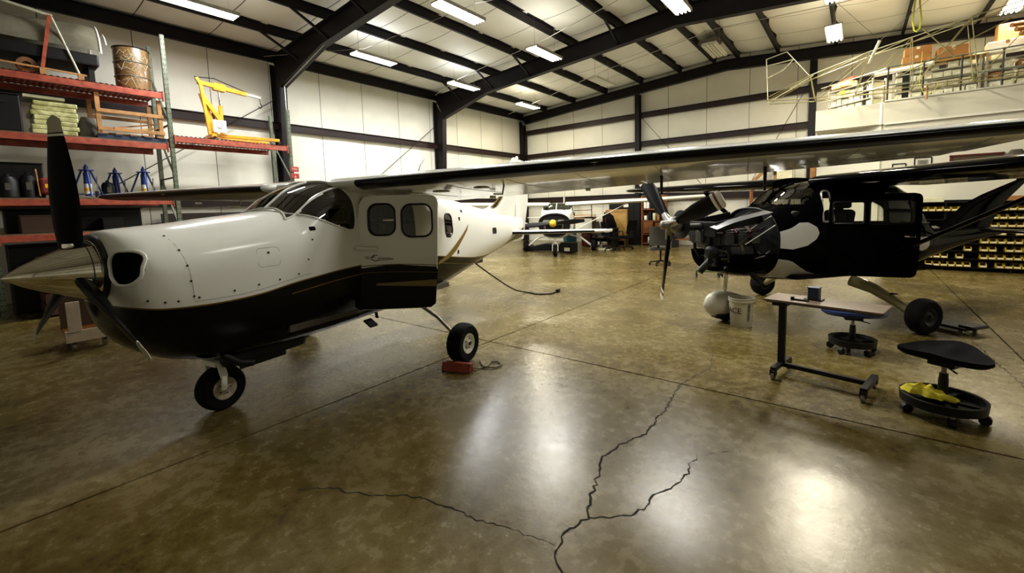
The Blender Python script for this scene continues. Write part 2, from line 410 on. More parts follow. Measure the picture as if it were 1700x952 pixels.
for a, b in (((XL+.16, 6.0, 5.0), (XL+.16, 2.0, 2.2)), ((XL+.16, 6.2, .6), (XL+.16, 11.8, 4.9))): MB().tube([a, b], .012, 6).build('brace_rod', GIRT, wl)
def frame(n, Y, end=False):
    """tapered rigid frame: columns, haunches and rafters as I sections"""
    root = MB()
    tw = .014; fw = .2
    def poly(P, q):                       # P outer/inner polyline pairs in (x,z)
        for (o0, i0), (o1, i1) in zip(P[:-1], P[1:]):
            a = [(o0[0], o0[1]), (o1[0], o1[1]), (i1[0], i1[1]), (i0[0], i0[1])]
            q.add([(x, Y-tw, z) for x, z in a]+[(x, Y+tw, z) for x, z in a], [(0, 1, 2, 3), (7, 6, 5, 4), (0, 4, 5, 1), (1, 5, 6, 2), (2, 6, 7, 3), (3, 7, 4, 0)])
            for A, B in ((o0, o1), (i0, i1)):
                if math.dist(A, B) > .01: q.bar((A[0], Y, A[1]), (B[0], Y, B[1]), fw, .022, (0, 1, 0) if False else (0, 0, 1) if abs(A[0]-B[0]) > abs(A[1]-B[1]) else (1, 0, 0))
    parent = None
    for sgn in (1, -1):
        mir = (lambda x: x) if sgn == 1 else (lambda x: XL+XR-x if False else XR-(x-XL))
        rx = RIDGE if sgn == 1 else XR-(RIDGE-XL)
        zr = ztop(RIDGE); d = .42 if not end else .3
        kn = .5 if not end else .3
        xk = XL+.02
        K = [((xk, 0), (xk+.25, 0)), ((xk, 5.0), (xk+kn, 5.15)), ((xk, 6.0), (xk+kn, 5.2)), ]
        col = MB(); poly([((mir(a[0]), a[1]), (mir(b[0]), b[1])) for a, b in K[:2]]+[((mir(xk), 5.9), (mir(xk+kn), 5.22))], col)
        zc = .72 if not end else .35
        Rr = [((xk, 6.08), (xk+kn, 5.2 if not end else 5.75)), ((xk+2.8, ztop(xk+2.8)-.02), (xk+2.8, ztop(xk+2.8)-.52 if not end else ztop(xk+2.8)-.33)), ((RIDGE, zr-.02), (RIDGE, zr-.5 if not end else zr-.36))]
        raf = MB(); poly([((a[0] if sgn == 1 else (XR-(a[0]-XL) if a[0] != RIDGE else RIDGE), a[1]), (b[0] if sgn == 1 else (XR-(b[0]-XL) if b[0] != RIDGE else RIDGE), b[1])) for a, b in Rr], raf)
        if parent is None:
            parent = col.build('trim_%d' % n, BEAM, kind='structure')
        else: col.build('column', BEAM, parent)
        raf.build('rafter', BEAM, parent)
    if not end:
        for x in (PX[0], PX[1], PX[2], PX[4]):
            MB().bar((x, Y-.9, ztop(x)), (x, Y, ztop(x)-.45), .05, .05).build('flange_brace', BEAM, parent)
frame(1, 5.95); frame(2, 12.0); frame(3, YF-.12, True); frame(4, -.1)
# conduits along the roof and down the column
MB().tube([(-12.75, 5.93, 2.2), (-12.75, 5.93, 5.2), (-10.5, 5.93, 5.8), (-8, 5.93, 6.0), (-5, 5.93, 6.2)], .02, 6).build('trim_5', STEEL, kind='structure')
MB().tube([(-13.1, 5.6, 6.0), (-10.45, 7.0, 5.95), (-6.8, 7.4, 6.15), (-3, 9, 6.35)], .006, 5).build('trim_6', STEEL, kind='structure')
MB().tube([(-12.2, 11.0, 5.8), (-10.6, 10.6, 5.97), (-6.8, 10.2, 6.2), (-3.1, 9.4, 6.4), (1.5, 8.6, 6.1)], .009, 5).build('trim_7', ALU, kind='structure')
MB().tube([(-12.4, 15.4, 5.8), (-10.7, 15.0, 5.95), (-6.8, 13.8, 6.2), (-3.2, 13.2, 6.4), (-.6, 13.0, 6.2), (3, 12.6, 6.0)], .009, 5).build('trim_8', ALU, kind='structure')

# ------------------------------------------------------------------ hanging lights
def fixture(x, y, on, label, warm=0, z=5.75, ln=1.25, group='hanging fluorescent fixtures'):
    t = thing('ceiling_light', label, 'light', (x, y, z), 0, group)
    MB().box((0, 0, .05), (.36, ln, .03)).box((-.17, 0, .025), (.015, ln, .06)).box((.17, 0, .025), (.015, ln, .06)).box((0, 0, .02), (.012, ln, .03)).build('housing', ALU if on else DRY, t)
    tm = TUBE if on else PAPER
    for k in range(4): MB().tube([(-.125+k*.083, -ln/2+.02, .005), (-.125+k*.083, ln/2-.02, .005)], .016, 6).build('fluorescent_tube', tm, t)
    h = ztop(x)+.02-z
    for s in (-1, 1): MB().tube([(0, s*ln*.38, .06), (0, s*ln*.38, h)], .004, 4).build('hanger_wire', STEEL, t)
    if on:
        colr = ((1, .97, .9), (1, .9, .68), (.93, .96, 1))[warm]
        for nm, W_, rx, dz in (('lamp', LAMP_W, 0, -.02), ('lamp', UP_W, PI, .08)):
            l = bpy.data.lights.new(nm, 'AREA'); l.shape = 'RECTANGLE'; l.size = .34; l.size_y = ln-.05; l.energy = W_*on; l.color = colr
            o = bpy.data.objects.new(nm, l); COL.objects.link(o); o.parent = t; o.location = (0, 0, dz); o.rotation_euler = (rx, 0, 0)
    return t
LIGHTS = [(-10.4, 3.35, 1, 'lit tube light at the left above the pallet rack, nearest to us in its row', 2), (-10.45, 7.3, 1, 'lit tube light hanging beyond the first roof frame, left row', 2),
    (-10.55, 10.8, 1, 'lit tube light hanging just before the second roof frame on the left', 2), (-10.7, 14.6, 1, 'lit tube light in the far left corner of the roof', 1),
    (-6.75, 6.85, 1, 'lit tube light at the top middle of the roof with bright end', 2), (-6.8, 10.1, 1, 'lit tube light hanging before the second rafter, middle row', 0),
    (-3.1, 9.4, 1, 'lit tube light against the big dark rafter near the ridge', 0), (-.58, 13.8, 1, 'warm glowing tube light over the corner of the mezzanine', 1),
    (2.6, 14.4, 1, 'warm tube light at the right edge above the mezzanine stacks', 1),
    (-6.9, 13.6, 0, 'unlit tube light hanging in the far middle bay', 0), (-3.2, 13.0, 0, 'unlit white louvred light hanging near the ridge', 0),
    (-6.75, 3.2, 0, 'unlit tube light over the nose of the white airplane, out of view', 0), (-3.1, 5.5, 1, 'lit tube light over the open floor, out of view', 0),
    (-.5, 11.0, 1, 'lit tube light over the black airplane, out of view', 1), (.8, 4.6, .5, 'added half-lit tube light above the shop stools, out of view', 0), (1.2, .6, 0, 'unlit tube light beside the photographer', 0), (-9, -1.5, 0, 'unlit tube light behind the photographer at left', 0)]  # unseen fixture over the stools is added to brighten the white nose
for x, y, on, lb, wm in LIGHTS: fixture(x, y, on, lb, wm)
# ------------------------------------------------------------------ aircraft building blocks
def hermite(P):
    xs = [p[0] for p in P]; ys = [p[1] for p in P]; n = len(P)
    d = [(ys[i+1]-ys[i])/(xs[i+1]-xs[i]) for i in range(n-1)]; m = [d[0]]+[0 if d[i-1]*d[i] <= 0 else 2*d[i-1]*d[i]/(d[i-1]+d[i]) for i in range(1, n-1)]+[d[-1]]
    def f(x):
        if x <= xs[0]: return ys[0]
        if x >= xs[-1]: return ys[-1]
        i = 0
        while xs[i+1] < x: i += 1
        h = xs[i+1]-xs[i]; t = (x-xs[i])/h
        return ys[i]*(1+2*t)*(1-t)**2+m[i]*h*t*(1-t)**2+ys[i+1]*t*t*(3-2*t)+m[i+1]*h*t*t*(t-1)
    return f
class Fus:
    """fuselage surface: station s (aft), half width t (port +), height z"""
    def __init__(s, zt, zb, hw, zw, nu, nl):
        s.zt, s.zb, s.hw, s.zw, s.nu, s.nl = [hermite(p) for p in (zt, zb, hw, zw, nu, nl)]
    def wid(s, x, z):
        zw = s.zw(x); H = (s.zt(x)-zw) if z > zw else (zw-s.zb(x)); n = s.nu(x) if z > zw else s.nl(x)
        u = min(1, abs(z-zw)/max(H, 1e-6)); return s.hw(x)*(1-u**n)**(1/n)
    def top(s, x, t):
        n = s.nu(x); return s.zw(x)+(s.zt(x)-s.zw(x))*max(0, 1-(min(1, abs(t)/s.hw(x)))**n)**(1/n)
    def pt(s, x, th):
        c, q = math.cos(th), math.sin(th); zw = s.zw(x); up = c > 0; n = s.nu(x) if up else s.nl(x); H = s.zt(x)-zw if up else zw-s.zb(x)
        return (x, -s.hw(x)*math.copysign(abs(q)**(2/n), q), zw+H*math.copysign(abs(c)**(2/n), c))
    def body(s, S, nth, keep=None, thr=None):
        ths = thr or [2*PI*j/nth for j in range(nth)]
        P = [[s.pt(x, th) for th in ths] for x in S]
        def mask(i, j):
            j2 = (j+1) % len(ths); a, b, c, d = P[i][j], P[i+1][j], P[i+1][j2], P[i][j2]
            return keep is None or keep((a[0]+b[0])/2, -(a[1]+b[1]+c[1]+d[1])/4, (a[2]+b[2]+c[2]+d[2])/4)
        return MB().grid(P, mask, wrap=True)
    def side(s, pts, off=.0, sgn=1): return [(x, -sgn*(s.wid(x, z)+off), z) for x, z in pts]
    def patch(s, outline, off=.003, sgn=1, nz=16, ns=16, thick=0, holes=()):
        zs = [p[1] for p in outline]; z0, z1 = min(zs)+1e-4, max(zs)-1e-4; rows = []
        for i in range(nz+1):
            z = z0+(z1-z0)*i/nz; X = []
            for k in range(len(outline)):
                a, b = outline[k], outline[(k+1) % len(outline)]
                if (a[1] > z) != (b[1] > z): X.append(a[0]+(b[0]-a[0])*(z-a[1])/(b[1]-a[1]))
            x0, x1 = min(X), max(X)
            rows.append([(x0+(x1-x0)*j/ns, -sgn*(s.wid(x0+(x1-x0)*j/ns, z)+off), z) for j in range(ns+1)])
        def mk(i, j):
            p, q = rows[i][j], rows[i+1][j+1]; return not any(inside((p[0]+q[0])/2, (p[2]+q[2])/2, h) for h in holes)
        mb = MB().grid(rows, mk)
        if thick:
            r2 = [[(p[0], p[1]+sgn*thick, p[2]) for p in r] for r in rows]; mb.grid(r2, mk)
            bd = [rows[i][0] for i in range(nz+1)]+[rows[nz][j] for j in range(1, ns+1)]+[rows[i][ns] for i in range(nz-1, -1, -1)]+[rows[0][j] for j in range(ns-1, 0, -1)]
            b2 = [(p[0], p[1]+sgn*thick, p[2]) for p in bd]; mb.grid([bd, b2], wrap=True)
        return mb
def foil(c, th):
    return th/.2*(.2969*math.sqrt(max(c, 0))-.126*c-.3516*c*c+.2843*c**3-.1036*c**4)
def airfoil(sec, c, up, grow=0):
    t, sl, zl, ch, dz, th, cam_ = sec
    y = foil(max(c, 0), th)*ch+grow; z0 = zl+dz*c+cam_*4*c*(1-c)*ch
    return (sl+c*ch-(grow if c <= 0 else 0), t, z0+(y if up else -y*.8))
def wing_part(secs, c0, c1, sgn=1, grow=0, n=14, caps=True, cu=None):
    """closed loft of the airfoil between chord fractions c0..c1 over the span sections"""
    cs = [c0+(c1-c0)*(1-math.cos(PI*.5*i/n)) if c0 == 0 else c0+(c1-c0)*i/n for i in range(n+1)]
    rows = []
    for sec in secs:
        loop = [airfoil(sec, c*(1 if cu is None else cu/c1), True, grow) for c in cs[::-1]]+[airfoil(sec, c, False, grow) for c in cs[(1 if c0 == 0 else 0):]]
        rows.append([(p[0], -sgn*p[1], p[2]) for p in loop])
    mb = MB().grid(rows, wrap=True)
    if caps:
        k = len(rows[0]); mb.f.append(tuple(range(k))); o = (len(rows)-1)*k; mb.f.append(tuple(range(o, o+k)))
    return mb
def spansec(secs, t):
    for a, b in zip(secs[:-1], secs[1:]):
        if a[0] <= t <= b[0]:
            u = (t-a[0])/(b[0]-a[0]); return tuple(a[i]+(b[i]-a[i])*u for i in range(len(a)))
    return secs[-1]
def wheel(parent, s, t, r, wd, hubm=PAPER, out=1, name='wheel'):
    """wheel standing on the ground at station s, offset t"""
    T = Matrix.Translation((s, -t, r)) @ Matrix.Rotation(PI/2*out, 4, 'X')
    tp = [(r*.5, -wd*.42), (r*.62, -wd*.5), (r*.86, -wd*.5), (r*.97, -wd*.32), (r, -wd*.12), (r*.985, -wd*.1), (r*.985, -wd*.05), (r, -wd*.03), (r, wd*.03), (r*.985, wd*.05), (r*.985, wd*.1), (r, wd*.12), (r*.97, wd*.32), (r*.86, wd*.5), (r*.62, wd*.5), (r*.5, wd*.42), (r*.5, -wd*.42)]
    h = MB().lathe(tp, T, 32).build(name, RUB, parent, smooth=True)
    hp = [(0, wd*.5), (r*.12, wd*.5), (r*.15, wd*.42), (r*.3, wd*.34), (r*.42, wd*.44), (r*.5, wd*.46), (r*.5, -wd*.46), (r*.42, -wd*.44), (r*.2, -wd*.3), (0, -wd*.3)]
    MB().lathe(hp, T, 24).build('wheel_hub', hubm, h, smooth=True)
    for k in range(5): MB().lathe([(r*.035, wd*.4), (r*.035, wd*.44), (0, wd*.44)], T @ Matrix.Translation((r*.24*math.cos(k*2*PI/5), r*.24*math.sin(k*2*PI/5), 0)), 6).build('hub_bolt', DKMET, h)
    MB().lathe([(r*.09, wd*.5), (r*.08, wd*.56), (0, wd*.57)], T, 10).build('hub_cap', DKMET, h)
    return h
def blade(parent, s, z, ang, R, r0, chord, pitch, m, tipm, tip_bands, name='propeller_blade'):
    """blade from radius r0 to R at angle ang (0 = up, + towards port)"""
    e = Vector((0, -math.sin(ang), math.cos(ang))); tang = Vector((0, -math.cos(ang), -math.sin(ang))); ax = Vector((1, 0, 0)); c0 = Vector((s, 0, z))
    def sect(r):
        u = (r-r0)/(R-r0); ch = chord(u); p = pitch*(1.25-.7*u); th = .1*(1-u)**1.5+.012; cd = tang*math.cos(p)+ax*math.sin(p); nd = ax*math.cos(p)-tang*math.sin(p)
        thk = th*.5*max(ch, .03)/.2*.9+.004; L = []
        for k in range(12):
            a = 2*PI*k/12; L.append(tuple(c0+e*r+cd*(math.cos(a)*ch/2)+nd*(math.sin(a)*thk)))
        return L
    def seg(ra, rb, n, mm, nm, par):
        rows = [sect(ra+(rb-ra)*i/n) for i in range(n+1)]; mb = MB().grid(rows, wrap=True); k = 12
        mb.f.append(tuple(range(k))); mb.f.append(tuple(range(n*k, n*k+k))); return mb.build(nm, mm, par, smooth=True)
    b0 = tip_bands[0]
    b = seg(r0, b0, 22, m, name, parent)
    edges_ = list(tip_bands)+[R]
    for i in range(len(edges_)-1): seg(edges_[i], edges_[i+1], 5, tipm[i], 'blade_tip' if i == len(edges_)-2 else 'blade_band', b)
    return b
def antenna(parent, s, t, z0, h, m=PAPER):
    MB().tube([(s, -t, z0), (s+.03, -t, z0+h*.5), (s+.1, -t, z0+h)], [.01, .007, .004], 6).build('antenna', m, parent)

# ------------------------------------------------------------------ WHITE AIRPLANE
WA = thing('airplane', 'white and black high-wing airplane with polished pointed spinner and open door', 'airplane', (-4.26, 1.24, 0), math.radians(100.9))
WF = Fus([(-.70, 1.53), (-.65, 1.57), (-.45, 1.59), (-.25, 1.605), (.0, 1.635), (.25, 1.66), (.5, 1.69), (.6, 1.76), (.73, 1.86), (.85, 1.92), (.95, 1.955), (1.1, 1.98), (1.4, 1.99), (2.2, 1.965), (2.7, 1.9), (3.5, 1.77), (4.5, 1.61), (5.3, 1.50), (5.8, 1.46)],
         [(-.70, 1.07), (-.685, .90), (-.64, .80), (-.54, .69), (-.35, .57), (.0, .48), (.7, .46), (1.5, .48), (2.3, .51), (2.7, .55), (3.2, .63), (3.9, .76), (4.5, .87), (5.2, .99), (5.8, 1.05)],
         [(-.70, .22), (-.685, .32), (-.64, .42), (-.56, .475), (-.42, .505), (-.1, .54), (.4, .57), (1.0, .585), (2.0, .58), (2.5, .55), (3.2, .45), (3.9, .36), (4.5, .28), (5.2, .19), (5.8, .07)],
         [(-.70, 1.31), (-.4, 1.22), (.2, 1.18), (1, 1.2), (2.5, 1.22), (4, 1.2), (5.8, 1.25)],
         [(-.70, 2), (-.6, 2.2), (-.3, 2.5), (.3, 2.8), (.9, 3.4), (2.3, 3.6), (3.2, 2.6), (4.5, 2.2), (5.8, 2)],
         [(-.70, 2), (-.6, 2.4), (.2, 2.8), (1.5, 3), (3, 2.5), (4.5, 2.1), (5.8, 2)])
SIDEW = roundp([(.47, 1.665), (.62, 1.63), (.78, 1.555), (.93, 1.495), (1.035, 1.465), (1.07, 1.55), (1.095, 1.78), (1.05, 1.90), (.95, 1.92), (.5, 1.92)], .05)
REARW = rpoly(2.56, 1.31, 2.76, 1.6, .07)
DOORO = rpoly(1.13, .50, 2.36, 1.80, .13)
def wlo(t): return .55-.10*(abs(t)/.42)**2
def wshield(s, t, z): return wlo(t) < s < 1.0 and abs(t) < .40 and z > WF.top(s, t)-.04 and abs(t) > .014 and z > 1.62
def wside(s, t, z): return .5 < s and abs(t) > .418 and inside(s, z, SIDEW)
S = [-.70, -.697, -.692, -.686, -.678, -.668, -.655, -.64, -.62, -.60, -.58, -.56, -.54, -.52]+list(np.arange(-.5, 3, .02))+list(np.arange(3, 5.81, .07))
INL = rpoly(1.21, .235, 1.44, .446, .085)   # (z, t) of the cooling inlet
def inl(s, t, z): return s < -.45 and inside(z, abs(t), INL)
def wkeep(s, t, z):
    if wshield(s, t, z) or inl(s, t, z): return False
    if wside(s, t, z): return False
    if t > .3 and inside(s, z, rpoly(1.16, .60, 1.95, 1.80, .1)): return False
    if abs(t) > .3 and inside(s, z, REARW): return False
    return True
body = WF.body(S, 150, wkeep).build('fuselage', LIVERY, WA, smooth=True)
WF.body([x for x in S if .4 < x < 1.1], 150, lambda s, t, z: wshield(s, t, z)).build('windshield', GL_DARK, WA, smooth=True)
for t0 in (0, .409, -.409):
    P = [(s, -t0, WF.top(s, t0)+.003) for s in np.arange(wlo(t0)-.02, 1.03, .03)]
    MB().tube(P, .013 if t0 == 0 else .010, 6).build('windshield_post', WHITE, WA, smooth=True)
P = [(wlo(t)-.008, -t, WF.top(wlo(t)-.008, t)+.002) for t in np.arange(-.42, .421, .03)]
MB().tube(P, .010, 6).build('windshield_base_seal', WHITE, WA, smooth=True)
P = [(1.0, -t, WF.top(1.0, t)+.002) for t in np.arange(-.40, .401, .04)]
MB().tube(P, .014, 6).build('windshield_top_seal', WHITE, WA, smooth=True)
for sg in (1, -1):
    WF.body([x for x in S if .4 < x < 1.2], 150, lambda s, t, z: wside(s, t, z) and t*sg > 0).build('side_window', GL_DARK, WA, smooth=True)
    fr_ = [q for q in SIDEW if q[1] < 1.905 and not (q[0] < .5 and q[1] > 1.7)]
    MB().tube(WF.side(fr_[:], .001, sg), .010, 6).build('window_frame', WHITE, WA, smooth=True)
    WF.patch(REARW, -.004, sg).build('rear_window', GL_DARK, WA, smooth=True)
    MB().tube(WF.side(REARW, .0, sg), .008, 6, closed=True).build('window_frame', DKMET, WA, smooth=True)
# inlets: lip and dark duct
def s_at(t, z):
    lo, hi = -.70, .3
    for _ in range(30):
        m_ = (lo+hi)/2
        if WF.wid(m_, z) < t: lo = m_
        else: hi = m_
    return hi
for sg in (1, -1):
    ring = [(s_at(t, z)-.004, -sg*t, z) for z, t in resample(INL, .02)]
    MB().tube(ring, .012, 6, closed=True).build('inlet_lip', WHITE, WA, smooth=True)
    back = [(s_at(t, z)+.06, -sg*(.34+(t-.34)*.85), 1.345+(z-1.345)*.85) for z, t in resample(INL, .02)]
    mb = MB().grid([[(p[0]+.002, p[1], p[2]) for p in ring], back], wrap=True); k = len(back); mb.f.append(tuple(range(k, 2*k))); mb.build('inlet_duct', DARK, WA)
MB().lathe([(.235, 0), (.24, .012), (.238, .03), (.2, .034), (0, .034)], Mx((-.725, 0, 1.31), (0, PI/2, 0)), 48).build('spinner_backplate', BLKPL, WA, smooth=True)
prof = [(.001, -1.125), (.012, -1.115), (.03, -1.09), (.065, -1.04), (.1, -.975), (.135, -.9), (.165, -.83), (.19, -.77), (.203, -.74), (.208, -.722), (0, -.722)]
MB().lathe([(r, s) for r, s in prof], Matrix.Translation((0, 0, 1.31)) @ Matrix.Rotation(PI/2, 4, 'Y'), 64).build('spinner', CHROME, WA, smooth=True)
MB().tube([(-.765, -.195*math.cos(a), 1.31+.195*math.sin(a)) for a in np.arange(0, 2*PI, .15)], .0035, 4, closed=True).build('spinner_seam', DKMET, WA)
TIPG = mat('blade_tip_grey', '#a9a690', .4)
for k in range(3):
    an = -.03+k*2*PI/3
    blade(WA, -.80, 1.31, an, 1.02, .15, lambda u: (.10+.075*math.sin(PI*min(1, u*.95+.12))) if u < .93 else .115*math.sqrt(max(.02, 1-((u-.93)/.07)**2)), .62, PROPB, [PAPER, PROPB, TIPG], [.885, .90, .908])
    e = Vector((0, -math.sin(an), math.cos(an))); MB().tube([Vector((-.80, 0, 1.31))+e*.10, Vector((-.80, 0, 1.31))+e*.185], .045, 16).build('blade_root', CHROME, WA, smooth=True)
# cowling seams, fasteners and panels
SEAM = mat('panel_seam', '#55534a', .6)
def zline(s): return hermite([(-.75, 1.075), (-.47, 1.025), (-.07, 1.015), (.45, 1.075), (1.0, 1.12)])(s)
for z0, z1, s0, s1 in ((1.07, 1.5, -.36, -.42),):
    MB().tube(WF.side([(s0+(s1-s0)*u*u, z0+(z1-z0)*u) for u in np.arange(0, 1.01, .1)], -.0012), .0025, 4).build('panel_seam', SEAM, WA)
MB().tube(WF.side([(s, zline(s)+.03+.01*(s+.36)) for s in np.arange(-.36, .55, .06)], -.0012), .0025, 4).build('panel_seam', SEAM, WA)
MB().tube(WF.side([(.45, 1.5), (.7, 1.42), (1.0, 1.38)], -.0012), .0018, 4).build('panel_seam', SEAM, WA)
fp = [(-.36, 1.09), (-.37, 1.2), (-.38, 1.31), (-.40, 1.42), (-.43, 1.52), (-.33, 1.075), (-.1, 1.085), (.08, 1.1), (.25, 1.115), (.42, 1.135), (.52, 1.25), (.58, 1.42), (-.45, 1.07), (-.52, 1.075), (-.6, 1.1)]
for s, z in fp:
    y = WF.wid(s, z); MB().lathe([(.0085, 0), (.007, .003), (0, .003)], Mx((s, -y-.0, z), (PI/2, 0, 0)), 8).build('cowl_fastener', DKMET, WA)
acc = rpoly(.09, 1.235, .27, 1.385, .03)
MB().tube(WF.side(acc, -.001), .002, 4, closed=True).build('access_door', SEAM, WA)
MB().lathe([(.010, 0), (.008, .004), (0, .004)], Mx((.18, -WF.wid(.18, 1.345), 1.345), (PI/2, 0, 0)), 10).build('access_latch', DKMET, WA)
WF.patch(rpoly(.575, 1.50, .63, 1.535, .006), .003, 1, 3, 3).build('vent_hole', DARK, WA)
WF.patch(rpoly(4.13, 1.235, 4.3, 1.335, .01), .004, 1, 4, 4).build('static_panel', BLKPL, WA)
for s, z in ((2.9, 1.07), (3.15, 1.62), (3.0, 1.52)): MB().box((s, -WF.wid(s, z)-.004, z), (.03, .008, .05)).build('latch', BLKPL, WA)
sw = [(2.38, 1.0), (2.55, 1.05), (2.8, 1.17), (3.05, 1.30), (3.28, 1.44), (3.2, 1.34), (3.0, 1.2), (2.85, 1.1), (2.7, 1.03), (2.55, .99), (2.38, .96)]
WF.patch(sw, .003, 1, 22, 6).build('gold_swoosh', GOLD, WA, smooth=True)
# open passenger doors: flat panels hung on a front hinge line, (u, z) in the door plane
def open_door(parent, s0, t0, phi, outline, holes, m, trim, inner, glass, th=.035):
    c, q = math.cos(phi), math.sin(phi); D = Matrix.Translation((s0, -t0, 0)) @ Matrix(((c, q, 0, 0), (-q, c, 0, 0), (0, 0, 1, 0), (0, 0, 0, 1)))
    # local axes: x = along the door, y = into the cabin side, z = up
    zs = [p[1] for p in outline]; z0, z1 = min(zs)+1e-4, max(zs)-1e-4; rows = []; nz, ns = 90, 64
    for i in range(nz+1):
        z = z0+(z1-z0)*i/nz; X = []
        for k in range(len(outline)):
            a, b = outline[k], outline[(k+1) % len(outline)]
            if (a[1] > z) != (b[1] > z): X.append(a[0]+(b[0]-a[0])*(z-a[1])/(b[1]-a[1]))
        x0, x1 = min(X), max(X); bul = .03*(1-((z-1.2)/.6)**2)
        rows.append([(x0+(x1-x0)*j/ns, -bul, z) for j in range(ns+1)])
    def mk(i, j):
        p, q_ = rows[i][j], rows[i+1][j+1]; return not any(inside((p[0]+q_[0])/2, (p[2]+q_[2])/2, h) for h in holes)
    mb = MB().grid(rows, mk); bd = [rows[i][0] for i in range(nz+1)]+[rows[nz][j] for j in range(1, ns+1)]+[rows[i][ns] for i in range(nz-1, -1, -1)]+[rows[0][j] for j in range(ns-1, 0, -1)]
    mb.grid([bd, [(p[0], p[1]+th, p[2]) for p in bd]], wrap=True)
    o = mb.build('door', m, parent, smooth=True); o.matrix_local = D
    MB().grid([[(p[0], p[1]+th, p[2]) for p in r_] for r_ in rows], mk).build('inner_panel', inner, o, smooth=True)
    f = lambda z: -.03*(1-((z-1.2)/.6)**2)
    for h in holes:
        zs = [p[1] for p in h]; MB().grid([[(x, f(z)+.012, z) for x in (min(p[0] for p in h), max(p[0] for p in h))] for z in np.linspace(min(zs), max(zs), 6)]).build('door_window', glass, o, smooth=True)
        MB().tube([(x, f(z)-.001, z) for x, z in h], .010, 6, closed=True).tube([(x, f(z)+th*.5, z) for x, z in h], .012, 6, closed=True).build('window_seal', trim, o, smooth=True)
    def deco(name, pts, mm, off=.0025):
        zz = [p[1] for p in pts]; a, b = min(zz)+1e-4, max(zz)-1e-4; R = []
        for i in range(13):
            z = a+(b-a)*i/12; X = [pts[k][0]+(pts[(k+1) % len(pts)][0]-pts[k][0])*(z-pts[k][1])/(pts[(k+1) % len(pts)][1]-pts[k][1]) for k in range(len(pts)) if (pts[k][1] > z) != (pts[(k+1) % len(pts)][1] > z)]
            x0, x1 = min(X), max(X); R.append([(x0+(x1-x0)*j/16, f(z)-off, z) for j in range(17)])
        return MB().grid(R).build(name, mm, o, smooth=True)
    return o, f, deco
WO = roundp([(.0, 1.81), (.765, 1.81), (.745, 1.3), (.70, .66), (-.125, .66), (-.075, 1.12)], .11, 8)
W1 = rpoly(.075, 1.415, .335, 1.725, .085, 5); W2 = rpoly(.40, 1.39, .70, 1.715, .09, 5)
LIVB = mat('livery_black', (.0025, .0022, .0022), .16, spec=.22)
door, df, deco = open_door(WA, 1.13, .585, math.radians(60), WO, (W1, W2), WHITE, DKMET, GREYFAB, GL_DARK)
deco('lower_paint', roundp([(-.074, 1.105), (.1, 1.118), (.314, 1.122), (.5, 1.112), (.743, 1.09), (.71, .80), (.697, .665), (-.118, .665)], .05, 5)[5:]+[(-.074, 1.105)], LIVB)
for a, b, c_n in ((-.072, .742, .0),):
    MB().tube([(u, df(1.11)-.003, 1.105+.018*math.sin(PI*(u+.08)/.82)-.01*u) for u in np.linspace(-.07, .738, 16)], .004, 4).build('gold_line', GOLD, door)
    MB().tube([(u, df(1.04)-.004, 1.04+.012*math.sin(PI*(u+.08)/.82)-.022*u) for u in np.linspace(-.075, .733, 16)], .003, 4).build('gold_line', GOLD, door)
MB().grid([[(u, df(.93)-.005, .93-.002*k+.035*u*(1 if k else 0)+(0 if k else -.012-.05*u+.0)) for k in (0, 1)] for u in np.linspace(.12, .722, 10)]).build('gold_band', GOLD, door)
SCR = mat('script_grey', '#3a362c', .5)
mb = MB()
def ln(pts, r): mb.tube([(.03+.27*x, df(1.18)-.003, 1.165+.06*y) for x, y in pts], r, 4)
ln([(-.02, .65), (.14, .6)], .0028); ln([(0, .35), (.14, .32)], .0028); ln([(.44, .85), (.3, .9), (.2, .5), (.24, .1), (.36, -.1), (.48, .1)], .0045); ln([(.2, .6), (.34, .62)], .004)
ln([(.45, .5), (.5, .2), (.56, .5), (.6, .2), (.66, .45), (.7, .2), (.76, .45), (.8, .2), (.86, .4), (.9, .22), (1.0, .1)], .0035); ln([(.5, .02), (.75, .05), (1.02, .2)], .0025)
mb.build('script_lettering', SCR, door)
MB().bar((1.02, -.60, 1.30), (1.17, -.74, 1.285), .035, .035).build('door_hinge_arm', WHITE, WA, bevel=.012)
# cabin interior
def seat(parent, s, t, z0, m=GREYFAB):
    st = MB().box((s, -t, z0), (.42, .42, .13)).build('seat', m, parent, bevel=.04)
    MB().box((0, 0, 0), (.12, .42, .62), M=Mx((s+.24, -t, z0+.36), (0, .18, 0))).build('backrest', m, st, bevel=.05)
    MB().box((s+.33, -t, z0+.76), (.08, .24, .16)).build('headrest', m, st, bevel=.03)
for t in (-.27, .27): seat(WA, 1.25, t, .86); seat(WA, 2.05, t, .86)
MB().box((.62, 0, 1.42), (.16, .98, .3)).build('instrument_panel', BLKPL, WA, bevel=.03)
MB().box((1.5, 0, .66), (2.3, 1.0, .06)).build('cabin_floor', GREYFAB, WA)
for t in (-.27, .27):
    y = MB().tube([(.7, -t, 1.38), (.86, -t, 1.36)], .012, 6).build('control_column', BLKPL, WA)
    MB().tube([(.86, -t-.13, 1.44), (.87, -t-.11, 1.34), (.87, -t, 1.32), (.87, -t+.11, 1.34), (.86, -t+.13, 1.44)], .014, 6).build('yoke', BLKPL, y)
